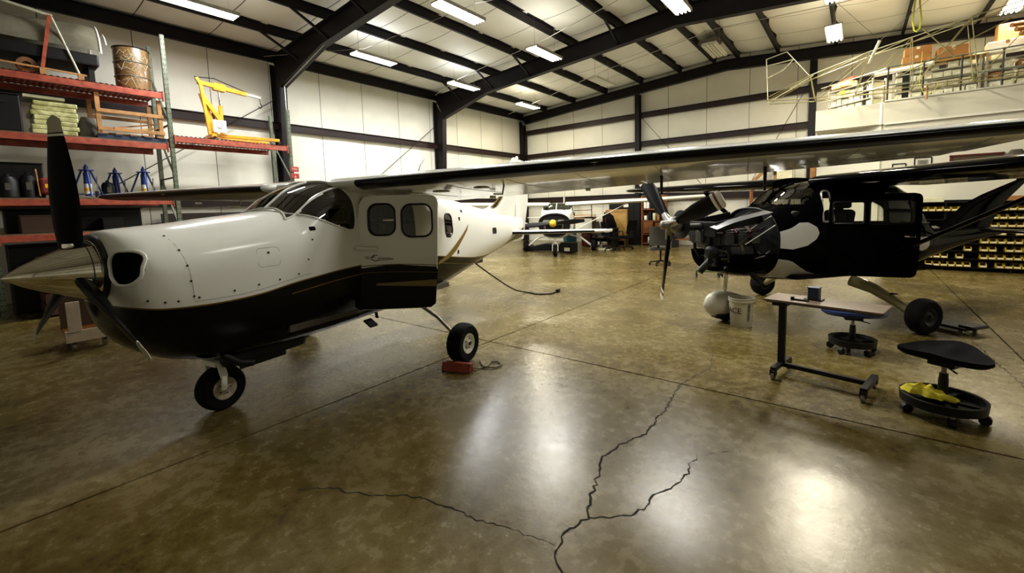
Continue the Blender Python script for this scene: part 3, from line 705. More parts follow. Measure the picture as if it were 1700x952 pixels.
# wings
WS = [(.30, .98, 1.925, 1.66, -.16, .125, .02), (.6, .98, 1.925, 1.66, -.16, .125, .02), (3.0, 1.08, 1.965, 1.5, -.11, .12, .02), (5.35, 1.24, 2.01, 1.16, -.05, .11, .015), (5.5, 1.29, 2.02, 1.0, -.03, .09, .01), (5.62, 1.42, 2.03, .74, .0, .05, .0)]
for sg, nm in ((1, 'left'), (-1, 'right')):
    wg = wing_part(WS, 0, .76, sg).build('wing', WHITE, WA, smooth=True)
    bs = [spansec(WS, t) for t in np.linspace(.68, 5.3, 12)]
    wing_part(bs, 0, .065 if sg > 0 else .28, sg, .004, 10, cu=.010 if sg > 0 else .035).build('deicing_boot', BOOT, wg, smooth=True)
    for a, b, n_ in ((.62, 3.1, 'flap'), (3.12, 5.3, 'aileron')):
        wing_part([spansec(WS, t) for t in np.linspace(a, b, 6)], .765, 1, sg, 0, 5).build(n_, WHITE, wg, smooth=True)
    for t in (1.5, 2.6, 4.2):
        q = spansec(WS, t); MB().box((q[1]+.9*q[3]*.8, -sg*t, q[2]+q[4]*.8-.05), (.1, .02, .03)).build('hinge_bracket', ALU, wg)
    for t, c, r in ((1.25, .35, .09), (1.75, .32, .08)):
        q = spansec(WS, t); MB().lathe([(r, 0), (r*.9, .006), (0, .008)], Mx((q[1]+c*q[3], -sg*t, airfoil(q, c, False)[2]), (PI, 0, 0)), 20).build('inspection_cover', ALU if sg > 0 else WHITE, wg, smooth=True)
    for t in np.arange(1.0, 5.2, .6):
        q = spansec(WS, t); P = [(airfoil(q, c, False)[0], -sg*t, airfoil(q, c, False)[2]-.0005) for c in np.arange(.1, .75, .08)]
        MB().tube(P, .002, 4).build('skin_joint', SEAM, wg)
    q = spansec(WS, 2.0)
    MB().tube([(q[1]+.5, -sg*2.0, q[2]-.05), (q[1]+.45, -sg*2.0, q[2]-.17), (q[1]+.3, -sg*2.0, q[2]-.17)], .009, 6).build('pitot_tube', ALU, wg)
for t_, s_ in ((3.35, 1.85), (4.12, 1.85)): MB().tube([(s_, -t_, 1.93), (s_, -t_, 1.80), (s_+.02, -t_, 1.735)], [.014, .012, .01], 8).build('static_mast', BLKPL, WA)
q = spansec(WS, 1.15); antenna(WA, q[1]+.35, 1.15, q[2]+.08, .14)
MB().lathe([(.001, 0), (.035, .03), (.048, .1), (.045, .2), (.03, .26), (.001, .28)], Matrix.Translation((.84, .52, 1.93)) @ Matrix.Rotation(PI/2, 4, 'Y'), 16).build('wing_root_fairing', WHITE, WA, smooth=True)
# tail
FINP = [(4.35, 1.64, .02), (4.9, 1.72, .05), (5.15, 1.86, .06), (5.35, 2.25, .05), (5.52, 2.58, .04), (5.6, 2.64, .03)]
def fin(parent, LE, TE, m, name='fin', n=10):
    """LE/TE: lists of (s,z) from root to tip; symmetric lenticular section"""
    rows = []
    for (a, za), (b, zb) in zip(LE, TE):
        L = []
        for i in range(n+1):
            u = i/n; L.append((a+(b-a)*u, -foil(u, .1)*(b-a)-.002, za+(zb-za)*u))
        for i in range(n, -1, -1):
            u = i/n; L.append((a+(b-a)*u, foil(u, .1)*(b-a)+.002, za+(zb-za)*u))
        rows.append(L)
    mb = MB().grid(rows, wrap=True); mb.f.append(tuple(range(len(rows[0])))); mb.f.append(tuple(range((len(rows)-1)*len(rows[0]), len(rows)*len(rows[0])))); return mb.build(name, m, parent, smooth=True)
fn = fin(WA, [(4.2, 1.62), (4.5, 1.66), (4.75, 1.74), (4.98, 1.86), (5.2, 2.15), (5.42, 2.5), (5.5, 2.6), (5.58, 2.63)], [(5.55, 1.38), (5.56, 1.5), (5.58, 1.62), (5.6, 1.75), (5.68, 2.08), (5.77, 2.45), (5.8, 2.56), (5.8, 2.6)], WHITE)
fin(WA, [(5.66, 1.02), (5.62, 1.4), (5.61, 1.75), (5.69, 2.08), (5.78, 2.45), (5.81, 2.6)], [(5.92, 1.02), (6.04, 1.4), (6.16, 1.75), (6.2, 2.08), (6.16, 2.45), (6.1, 2.58)], WHITE, 'rudder')
MB().lathe([(.03, 0), (.03, .04), (.015, .06), (0, .065)], Mx((5.72, 0, 2.6)), 10).build('beacon', PAPER, WA, smooth=True)
for a, b, mm in (((4.62, 1.66), (5.05, 1.98), BLKPL), ((4.72, 1.67), (5.12, 1.98), GOLD), ((4.55, 1.66), (4.99, 1.95), GOLD)):
    rows = []
    for i in range(7):
        u = i/6; s = a[0]+(b[0]-a[0])*u; z = a[1]+(b[1]-a[1])*u**1.3; wd = .05*(1-.3*u) if mm is BLKPL else .012
        rows.append([(s-wd, -.055, z+.02), (s+wd, -.058, z)])
    MB().grid(rows).build('fin_stripe', mm, WA)
SS = [(.05, 5.02, 1.19, .78, -.02, .13, 0), (.2, 5.04, 1.19, .76, -.02, .13, 0), (1.85, 5.24, 1.215, .52, -.01, .13, 0), (1.95, 5.3, 1.215, .42, 0, .05, 0)]
for sg in (1, -1):
    st = wing_part(SS, 0, .6, sg).build('stabilizer', WHITE, WA, smooth=True)
    wing_part([spansec(SS, t) for t in np.linspace(.2, 1.72, 6)], 0, .25, sg, .003, 8, cu=.02).build('deicing_boot', BOOT, st, smooth=True)
    wing_part([spansec(SS, t) for t in np.linspace(.25, 1.85, 6)], .62, 1, sg, 0, 4).build('elevator', WHITE, st, smooth=True)
    MB().box((5.35, -sg*1.93, 1.215), (.3, .07, .05)).build('balance_horn', WHITE, st, bevel=.015)
# landing gear
for sg in (1, -1):
    lg = MB().tube([(1.98, -sg*.42, .56), (1.93, -sg*.62, .53), (1.86, -sg*.9, .44), (1.79, -sg*1.12, .33), (1.77, -sg*1.19, .25)], [.024, .022, .02, .018, .018], 10).build('main_gear_leg', ALU, WA, smooth=True)
    MB().tube([(1.77, -sg*1.17, .215), (1.77, -sg*1.27, .215)], .03, 10).build('axle', ALU, lg)
    wheel(WA, 1.77, sg*1.3, .215, .17, PAPER, out=1 if sg > 0 else -1, name='main_wheel')
nl = MB().tube([(-.02, 0, .78), (-.02, 0, .52)], .03, 12).tube([(-.02, 0, .52), (-.02, 0, .40)], .018, 10).build('nose_gear_strut', CHROME, WA, smooth=True)
fk = MB().box((-.02, 0, .425), (.09, .2, .05))
for sg in (1, -1): fk.bar((-.02, sg*.095, .44), (.0, sg*.105, .30), .022, .06, (1, 0, 0)); fk.bar((.0, sg*.105, .32), (-.01, sg*.10, .19), .022, .045, (1, 0, 0))
fk.build('nose_fork', PAPER, nl, bevel=.008)
MB().bar((.03, .02, .6), (.1, .02, .5), .03, .02).bar((.1, .02, .5), (.03, .02, .41), .03, .02).build('torque_link', ALU, nl)
wheel(WA, .02, 0, .19, .14, mat('dirty_hub', '#b3a68c', .6, var=.4, scale=18), 1, 'nose_wheel')
for sg in (1, -1): MB().bar((.08, sg*.19, .42), (.5, sg*.19, .42), .012, .14).build('gear_door', BLKPL, WA, bevel=.004)
MB().box((.35, 0, .44), (.75, .42, .12)).build('belly_exhaust_fairing', BLKPL, WA, bevel=.05)
MB().tube([(-.1, -.3, .55), (.0, -.34, .46), (.1, -.35, .43)], .03, 10).build('exhaust_pipe', DKMET, WA, smooth=True)
MB().bar((1.3, -.4, .5), (1.3, -.5, .44), .1, .02).build('boarding_step', BLKPL, WA)
MB().bar((1.62, -.2, .53), (1.64, -.2, .42), .04, .01).build('belly_antenna', BLKPL, WA)
MB().box((4.2, 0, .80), (.2, .04, .13)).build('tail_skid', MAROON, WA, bevel=.01)

# ------------------------------------------------------------------ BLACK AIRPLANE (cowling off)
BA = thing('airplane', 'glossy black high-wing airplane with bare engine and three-blade propeller, cowling removed', 'airplane', (-1.42, 6.40, 0), math.radians(50.9))
BF = Fus([(.40, 1.56), (.6, 1.61), (.75, 1.70), (.95, 1.83), (1.15, 1.89), (1.5, 1.92), (2.3, 1.90), (2.55, 1.82), (2.85, 1.6), (3.1, 1.38), (3.3, 1.25), (3.7, 1.2), (4.4, 1.16), (5.3, 1.12)],
         [(.40, .62), (.7, .56), (1.2, .53), (2.2, .53), (2.8, .6), (3.3, .69), (4.0, .82), (4.8, .95), (5.3, 1.0)],
         [(.40, .52), (.8, .56), (1.3, .6), (2.3, .6), (2.8, .54), (3.3, .42), (4.0, .28), (4.8, .14), (5.3, .05)],
         [(.40, 1.1), (2, 1.15), (3.3, 1.0), (5.3, 1.05)], [(.4, 2.4), (.8, 2.8), (1.2, 3.6), (2.4, 3.6), (3.3, 2.6), (5.3, 2)], [(.4, 2.4), (1.2, 3), (3, 2.6), (5.3, 2)])
BW1 = roundp([(1.02, 1.36), (1.06, 1.72), (1.1, 1.76), (1.17, 1.76), (1.17, 1.36)], .03)
BD = rpoly(1.2, .53, 2.62, 1.70, .1)
BWA = rpoly(1.34, 1.30, 1.86, 1.62, .05); BWB = rpoly(1.93, 1.26, 2.52, 1.63, .05)
def rwin(s, t, z): return 2.64 < s < 3.3 and z > 1.27 and abs(t) > .015
def bws(s, t, z): return .62 < s < 1.12 and abs(t) < .47-.05*(s-.6) and z > BF.top(s, t)-.04 and abs(t) > .012 and z > 1.6
STR = roundp([(1.28, 1.22), (1.28, 1.68), (2.52, 1.68), (2.52, 1.22)], .06)
BRW = roundp([(2.08, 1.30), (2.08, 1.66), (2.52, 1.64), (2.52, 1.30)], .04)
def bkeep(s, t, z):
    if t > .3 and inside(s, z, BRW): return False
    if bws(s, t, z): return False
    if abs(t) > .25 and inside(s, z, BW1): return False
    if rwin(s, t, z): return False
    if t > .3 and inside(s, z, rpoly(1.17, .60, 2.0, 1.70, .08)): return False
    if t < -.3 and inside(s, z, STR): return False
    return True
SB = list(np.arange(.40, 3.4, .022))+list(np.arange(3.4, 5.31, .08))
BF.body(SB, 140, bkeep).build('fuselage', BLACKP, BA, smooth=True)
BF.body([x for x in SB if .5 < x < 1.2], 140, bws).build('windshield', GL_DARK, BA, smooth=True)
MB().tube([(s, 0, BF.zt(s)+.003) for s in np.arange(.62, 1.13, .05)], .014, 6).build('windshield_post', BLACKP, BA, smooth=True)
for sg in (1, -1):
    for o_, n_ in ((BW1, 'quarter_window'),):
        BF.patch(o_, -.004, sg, 12, 8).build(n_, GL_CLEAR, BA, smooth=True)
        MB().tube(BF.side(o_, .001, sg), .014, 6, closed=True).build('window_frame', BLACKP if sg < 0 else ALU, BA, smooth=True)
BF.patch(BRW, -.004, 1, 8, 8).build('side_window', GL_CLEAR, BA, smooth=True); MB().tube(BF.side(BRW, .001, 1), .012, 6, closed=True).build('window_frame', BLACKP, BA, smooth=True)
BF.patch(STR, -.004, -1, 12, 12).build('side_window', GL_CLEAR, BA, smooth=True)
MB().tube(BF.side(STR, .001, -1), .014, 6, closed=True).build('window_frame', BLACKP, BA, smooth=True)
for s0 in (1.62, 2.05): MB().tube(BF.side([(s0, 1.26), (s0, 1.67)], 0, -1), .02, 6).build('window_post', BLACKP, BA)
BF.body([x for x in SB if 2.5 < x < 3.4], 140, rwin).build('rear_window', GL_CLEAR, BA, smooth=True)
MB().tube([BF.pt(2.64, a) for a in np.linspace(-PI*.42, PI*.42, 30)], .016, 6).build('window_frame', BLACKP, BA, smooth=True)
for sg in (1, -1): MB().tube([(x, -sg*(BF.wid(x, 1.27)), 1.27) for x in np.arange(2.64, 3.24, .05)], .014, 6).build('window_frame', BLACKP, BA, smooth=True)
# firewall and cowl flange ring
fw = [BF.pt(.40, 2*PI*j/64) for j in range(64)]
mb = MB(); mb.add([(.43, p[1], p[2]) for p in fw], [tuple(range(64))]); mb.build('firewall', DKMET, BA)
MB().tube([(.395, p[1]*1.005, p[2]) for p in fw], .011, 8, closed=True).build('cowl_flange', DKMET, BA, smooth=True)
rows = []
for i in range(9):
    u = i/8; s_ = .40-.62*u; hw = .52-.10*u**1.5; zb_ = .62+.10*u**2; R_ = []
    for j in range(21):
        a = PI*(.02+.96*j/20); R_.append((s_, -hw*math.copysign(abs(math.cos(a))**.85, math.cos(a)), 1.02-(1.02-zb_)*math.sin(a)**.8))
    rows.append(R_)
MB().grid(rows).build('lower_cowling', BLACKP, BA, smooth=True)
# livery patches
GRY = mat('pale_grey_paint', '#c9c8c0', .2, spec=.3)
tp = [(.42, 1.03), (.6, 1.02), (.8, 1.06), (.93, 1.14), (.97, 1.22), (.93, 1.30), (.82, 1.36), (.7, 1.36), (.6, 1.30), (.5, 1.27), (.42, 1.26)]
BF.patch(tp, .004, 1, 16, 8).build('grey_flash', GRY, BA, smooth=True)
bp = [(.42, .90), (.6, .87), (.75, .78), (.9, .70), (1.1, .655), (1.16, .62), (1.0, .57), (.42, .63)]
BF.patch(bp, .004, 1, 14, 10).build('grey_flash', GRY, BA, smooth=True)
rb = [(2.72, .9), (2.72, 1.09), (2.9, 1.09), (2.98, 1.03), (2.98, .96), (2.92, .91), (2.82, .89)]
BF.patch(rb, .004, 1, 10, 6).build('grey_flash', GRY, BA, smooth=True)
# door, open
BO = roundp([(-.02, 1.70), (.875, 1.70), (.87, 1.2), (.85, .67), (-.03, .66), (-.06, 1.1)], .08, 6)
BWA = rpoly(.01, 1.335, .335, 1.61, .03); BWB = rpoly(.385, 1.325, .80, 1.62, .04)
bd, bf_, bdeco = open_door(BA, 1.13, .60, math.radians(45), BO, (BWA, BWB), BLACKP, BLKPL, BLKFAB, GL_CLEAR)
MB().bar((.72, -.05, 1.18), (.82, -.05, 1.18), .012, .02).build('door_handle', CHROME, bd, bevel=.004)
for t in (-.27, .27): seat(BA, 1.35, t, .84, BLKFAB)
MB().box((.72, 0, 1.36), (.14, .98, .3)).build('instrument_panel', BLKPL, BA, bevel=.03)
MB().box((1.9, 0, .64), (2.4, 1.0, .06)).build('cabin_floor', BLKFAB, BA)
# engine
eng = MB().box((.0, 0, 1.16), (.72, .24, .24)).box((-.3, 0, 1.2), (.2, .16, .2)).build('crankcase', ENG, BA, bevel=.03)
for sg in (1, -1):
    for k in range(3):
        s0 = -.22+k*.2; cy = MB()
        for q in range(8): cy.box((s0, -sg*(.16+q*.026), 1.17), (.16 if q < 6 else .14, .012, .16 if q < 6 else .13))
        cy.tube([(s0, -sg*.12, 1.17), (s0, -sg*.33, 1.17)], .06, 12).box((s0, -sg*.355, 1.17), (.13, .05, .13)).build('cylinder_head', ENG, eng)
        MB().tube([(s0, -sg*.34, 1.12), (s0+.02, -sg*.36, 1.0), (s0+.06, -sg*.3, .88), (.25, -sg*.26, .82)], .024, 8).build('exhaust_runner', STEEL if k == 1 else DKMET, eng, smooth=True)
        MB().tube([(s0-.03, -sg*.33, 1.25), (s0-.02, -sg*.2, 1.34), (s0+.1, -sg*.05, 1.34)], .02, 8).build('intake_runner', mat('intake_red', '#4d1310', .4), eng, smooth=True)
    MB().tube([(.4, -sg*.4, 1.45), (.1, -sg*.2, 1.2), (.4, -sg*.42, .8)], .014, 8).build('engine_mount', STEEL, BA)
    MB().tube([(.4, -sg*.42, .8), (-.2, -sg*.16, 1.02)], .014, 8).build('engine_mount', STEEL, BA)
    MB().bar((-.36, -sg*.3, 1.33), (.34, -sg*.3, 1.44), .012, .14).build('cooling_baffle', BLKPL, eng, bevel=.004)
    MB().tube([(.1, -sg*.32, .8), (.2, -sg*.34, .66), (.3, -sg*.35, .56)], .04, 10).build('tailpipe', DKMET, eng, smooth=True)
MB().box((-.36, 0, 1.3), (.03, .62, .2)).build('front_baffle', BLKPL, eng, bevel=.01)
MB().lathe([(.08, 0), (.085, .02), (.085, .1), (.05, .13)], Mx((-.3, -.22, 1.0), (0, -PI/2, 0)), 16).build('alternator', DKMET, eng, smooth=True)
MB().tube([(-.3, -.05, .95), (-.15, 0, .86), (.1, 0, .8), (.35, -.1, .78)], .045, 10).build('induction_duct', BLKPL, eng, smooth=True)
MB().box((-.1, -.05, .86), (.32, .26, .14)).build('oil_sump', DKMET, eng, bevel=.03)
MB().tube([(-.35, -.2, .9), (-.45, -.18, .8), (-.5, -.17, .74)], .045, 10).build('air_scoop', DKMET, eng, smooth=True)
for k, (a, b, c, d) in enumerate((((.38, -.3, 1.3), (.1, -.42, 1.25), (-.1, -.4, 1.1), (-.25, -.2, 1.05)), ((.38, -.4, 1.0), (.2, -.5, .95), (0, -.44, .9), (-.2, -.2, .9)), ((.38, -.15, 1.45), (.2, -.25, 1.5), (0, -.2, 1.42), (-.2, -.1, 1.35)), ((.38, -.35, .85), (.25, -.45, .75), (.1, -.3, .72), (0, -.2, .8)))):
    MB().tube([a, b, c, d], .012, 6).build('hose', (MAROON, STEEL, BLKPL, BLKPL)[k], eng, smooth=True)
MB().tube([(.36, -.5, 1.34), (-.02, -.42, 1.1)], .007, 6).build('cowl_prop_rod', ALU, BA)
ch = [(-.45, 1.36), (-.2, 1.44), (.1, 1.50), (.38, 1.55)]
rows = [[(s, -t*1.0, z-.25*t*t) for t in np.linspace(.30, .44, 5)] for s, z in ch]
MB().grid(rows).build('upper_cowl_strip', mat('cowl_silver', '#4c4d50', .3), BA, smooth=True)
MB().lathe([(.03, 0), (.1, .01), (.11, .05), (.11, .12), (.06, .16), (.055, .25), (.03, .27), (0, .27)], Mx((-.70, 0, 1.37), (0, -PI/2, 0)), 24).build('propeller_hub', STEEL, BA, smooth=True)
MB().lathe([(.05, 0), (.05, .35)], Mx((-.38, 0, 1.33), (0, -PI/2, 0)), 16).build('propeller_shaft', ENG, BA, smooth=True)
MB().lathe([(.19, 0), (.19, .015), (.05, .03)], Mx((-.66, 0, 1.37), (0, -PI/2, 0)), 32).build('starter_ring', DKMET, BA, smooth=True)
TIPW = mat('tip_white', '#c9c3b8', .4); TIPR = mat('tip_red', '#4a1512', .4)
for an in (math.radians(-48), math.radians(72), math.radians(192)):
    blade(BA, -.82, 1.37, an, 1.06, .1, lambda u: (.10+.105*min(1, u*2.0)) if u < .97 else .205*math.sqrt(max(.3, 1-((u-.97)/.04)**2)), .62, PROPB, [TIPW, TIPR, TIPW], [.90, .945, .985])
    e = Vector((0, -math.sin(an), math.cos(an))); MB().tube([Vector((-.82, 0, 1.37))+e*.05, Vector((-.82, 0, 1.37))+e*.2], [.06, .045], 14).build('blade_root', STEEL, BA, smooth=True)
# wings, strut, tail
BS = [(.3, 1.05, 1.89, 1.6, -.09, .12, .02), (2.5, 1.08, 1.93, 1.58, -.08, .12, .02), (5.2, 1.2, 2.0, 1.15, -.04, .11, .015), (5.38, 1.26, 2.01, 1.0, -.02, .09, .01), (5.5, 1.4, 2.02, .7, 0, .05, 0)]
for sg in (1, -1):
    wg = wing_part(BS, 0, .75, sg).build('wing', BLACKP, BA, smooth=True)
    for a, b, n_ in ((.62, 3.0, 'flap'), (3.02, 5.15, 'aileron')): wing_part([spansec(BS, t) for t in np.linspace(a, b, 5)], .755, 1, sg, 0, 5).build(n_, BLACKP, wg, smooth=True)
    stt = MB(); a = Vector((1.45, -sg*.6, .68)); b = Vector((1.62, -sg*2.6, 1.84)); d = (b-a).normalized(); prf = []
    for k in range(14):
        an = 2*PI*k/14; prf.append((math.cos(an)*.065, math.sin(an)*.018))
    n_ = d.cross(Vector((1, 0, 0))).normalized(); rows = [[tuple(p+Vector((1, 0, 0))*u+n_*v) for u, v in prf] for p in (a, (a+b)/2, b)]
    stt.grid(rows, wrap=True).build('wing_strut', BLACKP, BA, smooth=True)
fin(BA, [(3.85, 1.2), (4.15, 1.33), (4.42, 1.52), (4.8, 1.66), (5.2, 1.78), (5.55, 1.88), (5.9, 2.3), (6.1, 2.6)], [(4.9, .98), (5.0, 1.1), (5.22, 1.42), (5.4, 1.58), (5.6, 1.72), (5.85, 1.9), (6.3, 2.35), (6.5, 2.6)], BLACKP)
SSB = [(.04, 4.45, 1.08, .8, 0, .09, 0), (1.7, 4.62, 1.1, .6, 0, .08, 0), (1.82, 4.72, 1.1, .42, 0, .05, 0)]
for sg in (1, -1): wing_part(SSB, 0, 1, sg).build('stabilizer', BLACKP, BA, smooth=True)
LEGM = mat('gear_leg_paint', '#8f875f', .3, coat=.4)
for sg in (1, -1):
    lg = MB(); pts = [(1.62, -sg*.5, .55), (1.68, -sg*.75, .47), (1.74, -sg*1.0, .33), (1.78, -sg*1.17, .22)]
    lg.tube(pts, [.085, .07, .055, .045], 12).build('main_gear_leg', LEGM, BA, smooth=True)
    wheel(BA, 1.8, sg*1.26, .215, .17, DKMET, out=1 if sg > 0 else -1, name='main_wheel')
    MB().bar((1.7, -sg*.93, .43), (1.8, -sg*.93, .43), .08, .012).build('step', BLKPL, BA)
# nose gear with white wheel fairing
MB().tube([(.05, 0, .85), (.03, 0, .5), (.02, 0, .38)], [.035, .03, .022], 12).build('nose_gear_strut', CHROME, BA, smooth=True)
wheel(BA, .05, 0, .16, .13, ALU, 1, 'nose_wheel')
rows = []
for i in range(19):
    u = i/18; s = -.30+.8*u; h = math.sin(PI*min(1, u*1.0)**.62)**.75 if 0 < u < 1 else .02
    hw = .115*max(h, .04); zt = .24+.2*max(h, .04)*(1-.15*u); zb = .24-.17*max(h, .04)
    if abs(s-.06) < .2: zb = max(zb, .07)
    rows.append([(s, -hw*math.sin(2*PI*j/20), (zt+zb)/2+(zt-zb)/2*math.cos(2*PI*j/20)) for j in range(20)])
mb = MB().grid(rows, wrap=True); mb.f += [tuple(range(20)), tuple(range(18*20, 19*20))]; mb.build('wheel_fairing', mat('fairing_white', '#c9c5b4', .25, coat=.3, var=.15, scale=8), BA, smooth=True)
MB().box((.06, 0, .10), (.42, .15, .1)).build('fairing_skirt', BLKPL, BA, bevel=.03)

# ------------------------------------------------------------------ FAR WHITE AIRPLANE
FA = thing('airplane', 'small white strut-braced airplane with yellow spinner parked at the back wall', 'airplane', (-7.9, 12.09, 0), math.radians(118))
FF = Fus([(-.15, 1.42), (.3, 1.5), (.6, 1.53), (.8, 1.66), (1.0, 1.75), (1.2, 1.785), (2.2, 1.77), (2.6, 1.62), (3.0, 1.45), (5, 1.25)], [(-.15, .68), (.4, .58), (2.2, .58), (3, .7), (5, 1.0)],
         [(-.15, .5), (.3, .55), (1.2, .58), (2.2, .57), (3, .42), (5, .08)], [(-.15, 1.1), (5, 1.15)], [(-.15, 2.3), (1, 3.2), (2.4, 3.2), (5, 2)], [(-.15, 2.3), (1, 3), (5, 2)])
def fws(s, t, z): return .66 < s < 1.12 and abs(t) < .5 and z > FF.top(s, t)-.05 and abs(t) > .02 and z > 1.54
FWN = [roundp([(1.1, 1.34), (1.1, 1.68), (1.7, 1.68), (1.7, 1.32)], .04), roundp([(1.78, 1.34), (1.78, 1.66), (2.35, 1.62), (2.5, 1.36)], .04)]
def fkeep(s, t, z): return not (fws(s, t, z) or (abs(t) > .2 and any(inside(s, z, q) for q in FWN)))
SF = list(np.arange(-.15, 3, .04))+list(np.arange(3, 5.01, .2))
FF.body(SF, 72, fkeep).build('fuselage', WHITE2, FA, smooth=True)
FF.body([s for s in SF if .6 < s < 1.2], 72, fws).build('windshield', GL_CLEAR, FA, smooth=True)
for t in (0, .5, -.5): MB().tube([(s, -t, FF.top(s, t)) for s in np.arange(.66, 1.13, .06)], .016, 6).build('windshield_post', PAPER, FA)
for sg in (1, -1):
    for q in FWN:
        FF.patch(q, -.004, sg, 8, 8).build('side_window', GL_CLEAR, FA, smooth=True); MB().tube(FF.side(q, .001, sg), .016, 5, closed=True).build('window_frame', DKMET, FA)
MB().bar((1.3, -.6, 1.5), (1.75, -1.2, 1.5), .03, .02).bar((1.3, -.6, 1.85), (1.75, -1.2, 1.85), .03, .02).bar((1.75, -1.2, 1.2), (1.75, -1.2, 1.85), .03, .02).bar((1.3, -.6, 1.2), (1.75, -1.2, 1.2), .03, .02).build('open_door_frame', DKMET, FA)
MB().bar((1.3, -.62, .95), (1.75, -1.2, .95), .03, .5).build('door', WHITE2, FA, bevel=.01)
fwp = [FF.pt(-.15, 2*PI*j/40) for j in range(40)]
MB().add([(-.12, p[1], p[2]) for p in fwp], [tuple(range(40))]).build('firewall', DKMET, FA)
MB().tube([(-.16, p[1], p[2]) for p in fwp], .028, 8, closed=True).build('cowl_edge', BLKPL, FA, smooth=True)
fe = MB().box((-.35, 0, 1.12), (.45, .24, .2)).build('crankcase', ENG, FA, bevel=.02)
for sg in (1, -1):
    for k in range(2):
        cy = MB()
        for q in range(6): cy.box((-.48+.24*k, -sg*(.16+q*.03), 1.15), (.15, .012, .15))
        cy.box((-.48+.24*k, -sg*.24, 1.15), (.1, .2, .1)).build('cylinder_head', ALU, fe)
        MB().tube([(-.48+.24*k, -sg*.3, 1.1), (-.4+.1*k, -sg*.28, .95), (-.2, -sg*.2, .85)], .02, 6).build('exhaust_runner', STEEL, fe)
MB().lathe([(.09, 0), (.12, .02), (.12, .06), (.09, .16), (.04, .23), (0, .24)], Mx((-.62, 0, 1.13), (0, -PI/2, 0)), 20).build('spinner', mat('spinner_yellow', '#d9bb2c', .35), FA, smooth=True)
for an in (math.radians(86), math.radians(266)): blade(FA, -.68, 1.13, an, 1.0, .08, lambda u: .1+.07*math.sin(PI*u), .5, BLKPL, [BLKPL], [.97])
FS = [(.3, .98, 1.71, 1.5, -.05, .12, .02), (3, 1.0, 1.78, 1.48, -.05, .12, .02), (5.1, 1.15, 1.88, 1.1, -.02, .11, .01), (5.3, 1.3, 1.9, .8, 0, .06, 0)]
for sg in (1, -1):
    wing_part(FS, 0, 1, sg).build('wing', WHITE2, FA, smooth=True)
    MB().bar((1.25, -sg*.58, .8), (1.3, -sg*2.5, 1.74), .07, .03).build('wing_strut', WHITE2, FA, bevel=.01)
    MB().tube([(1.7, -sg*.4, .62), (1.75, -sg*.8, .5), (1.78, -sg*1.15, .22)], .035, 8).build('main_gear_leg', PAPER, FA, smooth=True)
    wheel(FA, 1.78, sg*1.25, .21, .17, ALU, 1 if sg > 0 else -1, 'main_wheel')
MB().tube([(0, 0, .7), (0, 0, .42)], .025, 8).build('nose_gear_strut', PAPER, FA, smooth=True)
MB().tube([(0, .09, .18), (0, .09, .38), (0, .05, .45), (0, -.05, .45), (0, -.09, .38), (0, -.09, .18)], .016, 8).build('nose_fork', PAPER, FA, smooth=True)
wheel(FA, 0, 0, .18, .13, ALU, 1, 'nose_wheel')
fin(FA, [(4.0, 1.3), (4.5, 1.6), (4.9, 2.4)], [(5.2, 1.2), (5.3, 1.6), (5.4, 2.35)], WHITE2)
wing_part([(.03, 4.3, 1.2, .8, 0, .09, 0), (1.6, 4.5, 1.2, .55, 0, .08, 0)], 0, 1, 1).build('stabilizer', WHITE2, FA, smooth=True)
wing_part([(.03, 4.3, 1.2, .8, 0, .09, 0), (1.6, 4.5, 1.2, .55, 0, .08, 0)], 0, 1, -1).build('stabilizer', WHITE2, FA, smooth=True)

# ------------------------------------------------------------------ pallet racking on the left
RX, RD = -11.5, 1.07                       # front plane and depth
def upright(y, h, label):
    t = thing('rack_upright', label, 'rack', (RX, y, 0), 0, 'pallet rack uprights')
    for x in (-.04, -RD+.04):
        c = MB().box((x, 0, h/2), (.075, .012, h)).box((x-.035, .03, h/2), (.01, .07, h)).box((x+.035, .03, h/2), (.01, .07, h)); c.box((x+.018, -.004, h/2), (.02, .012, h)).build('post', GREEN, t)
    hs = MB()
    for k in range(int(h/.1)):
        for dx in (-.02, .02): hs.box((-.002+.001, .0+.03+dx, .12+k*.1), (.003, .012, .022))
    hs.build('slot_holes', DARK, t, kind='stuff')
    for k in range(int(h/1.1)):
        z = .3+k*1.1; MB().bar((-.04, .03, z), (-RD+.04, .03, z), .03, .03).bar((-.04, .03, z), (-RD+.04, .03, min(h-.1, z+1.1)), .03, .03).build('brace', GREEN, t)
    MB().box((-.04, .03, .006), (.16, .14, .012)).build('foot_plate', GREEN, t)
    return t
upright(2.92, 5.42, 'tall green slotted rack post standing at the right end of the loaded bays')
upright(.35, 5.42, 'tall green slotted rack post at the left edge of the picture')
upright(5.36, 4.28, 'shorter green rack post beside the first steel column')
upright(-2.2, 5.42, 'green rack post outside the frame on the left')
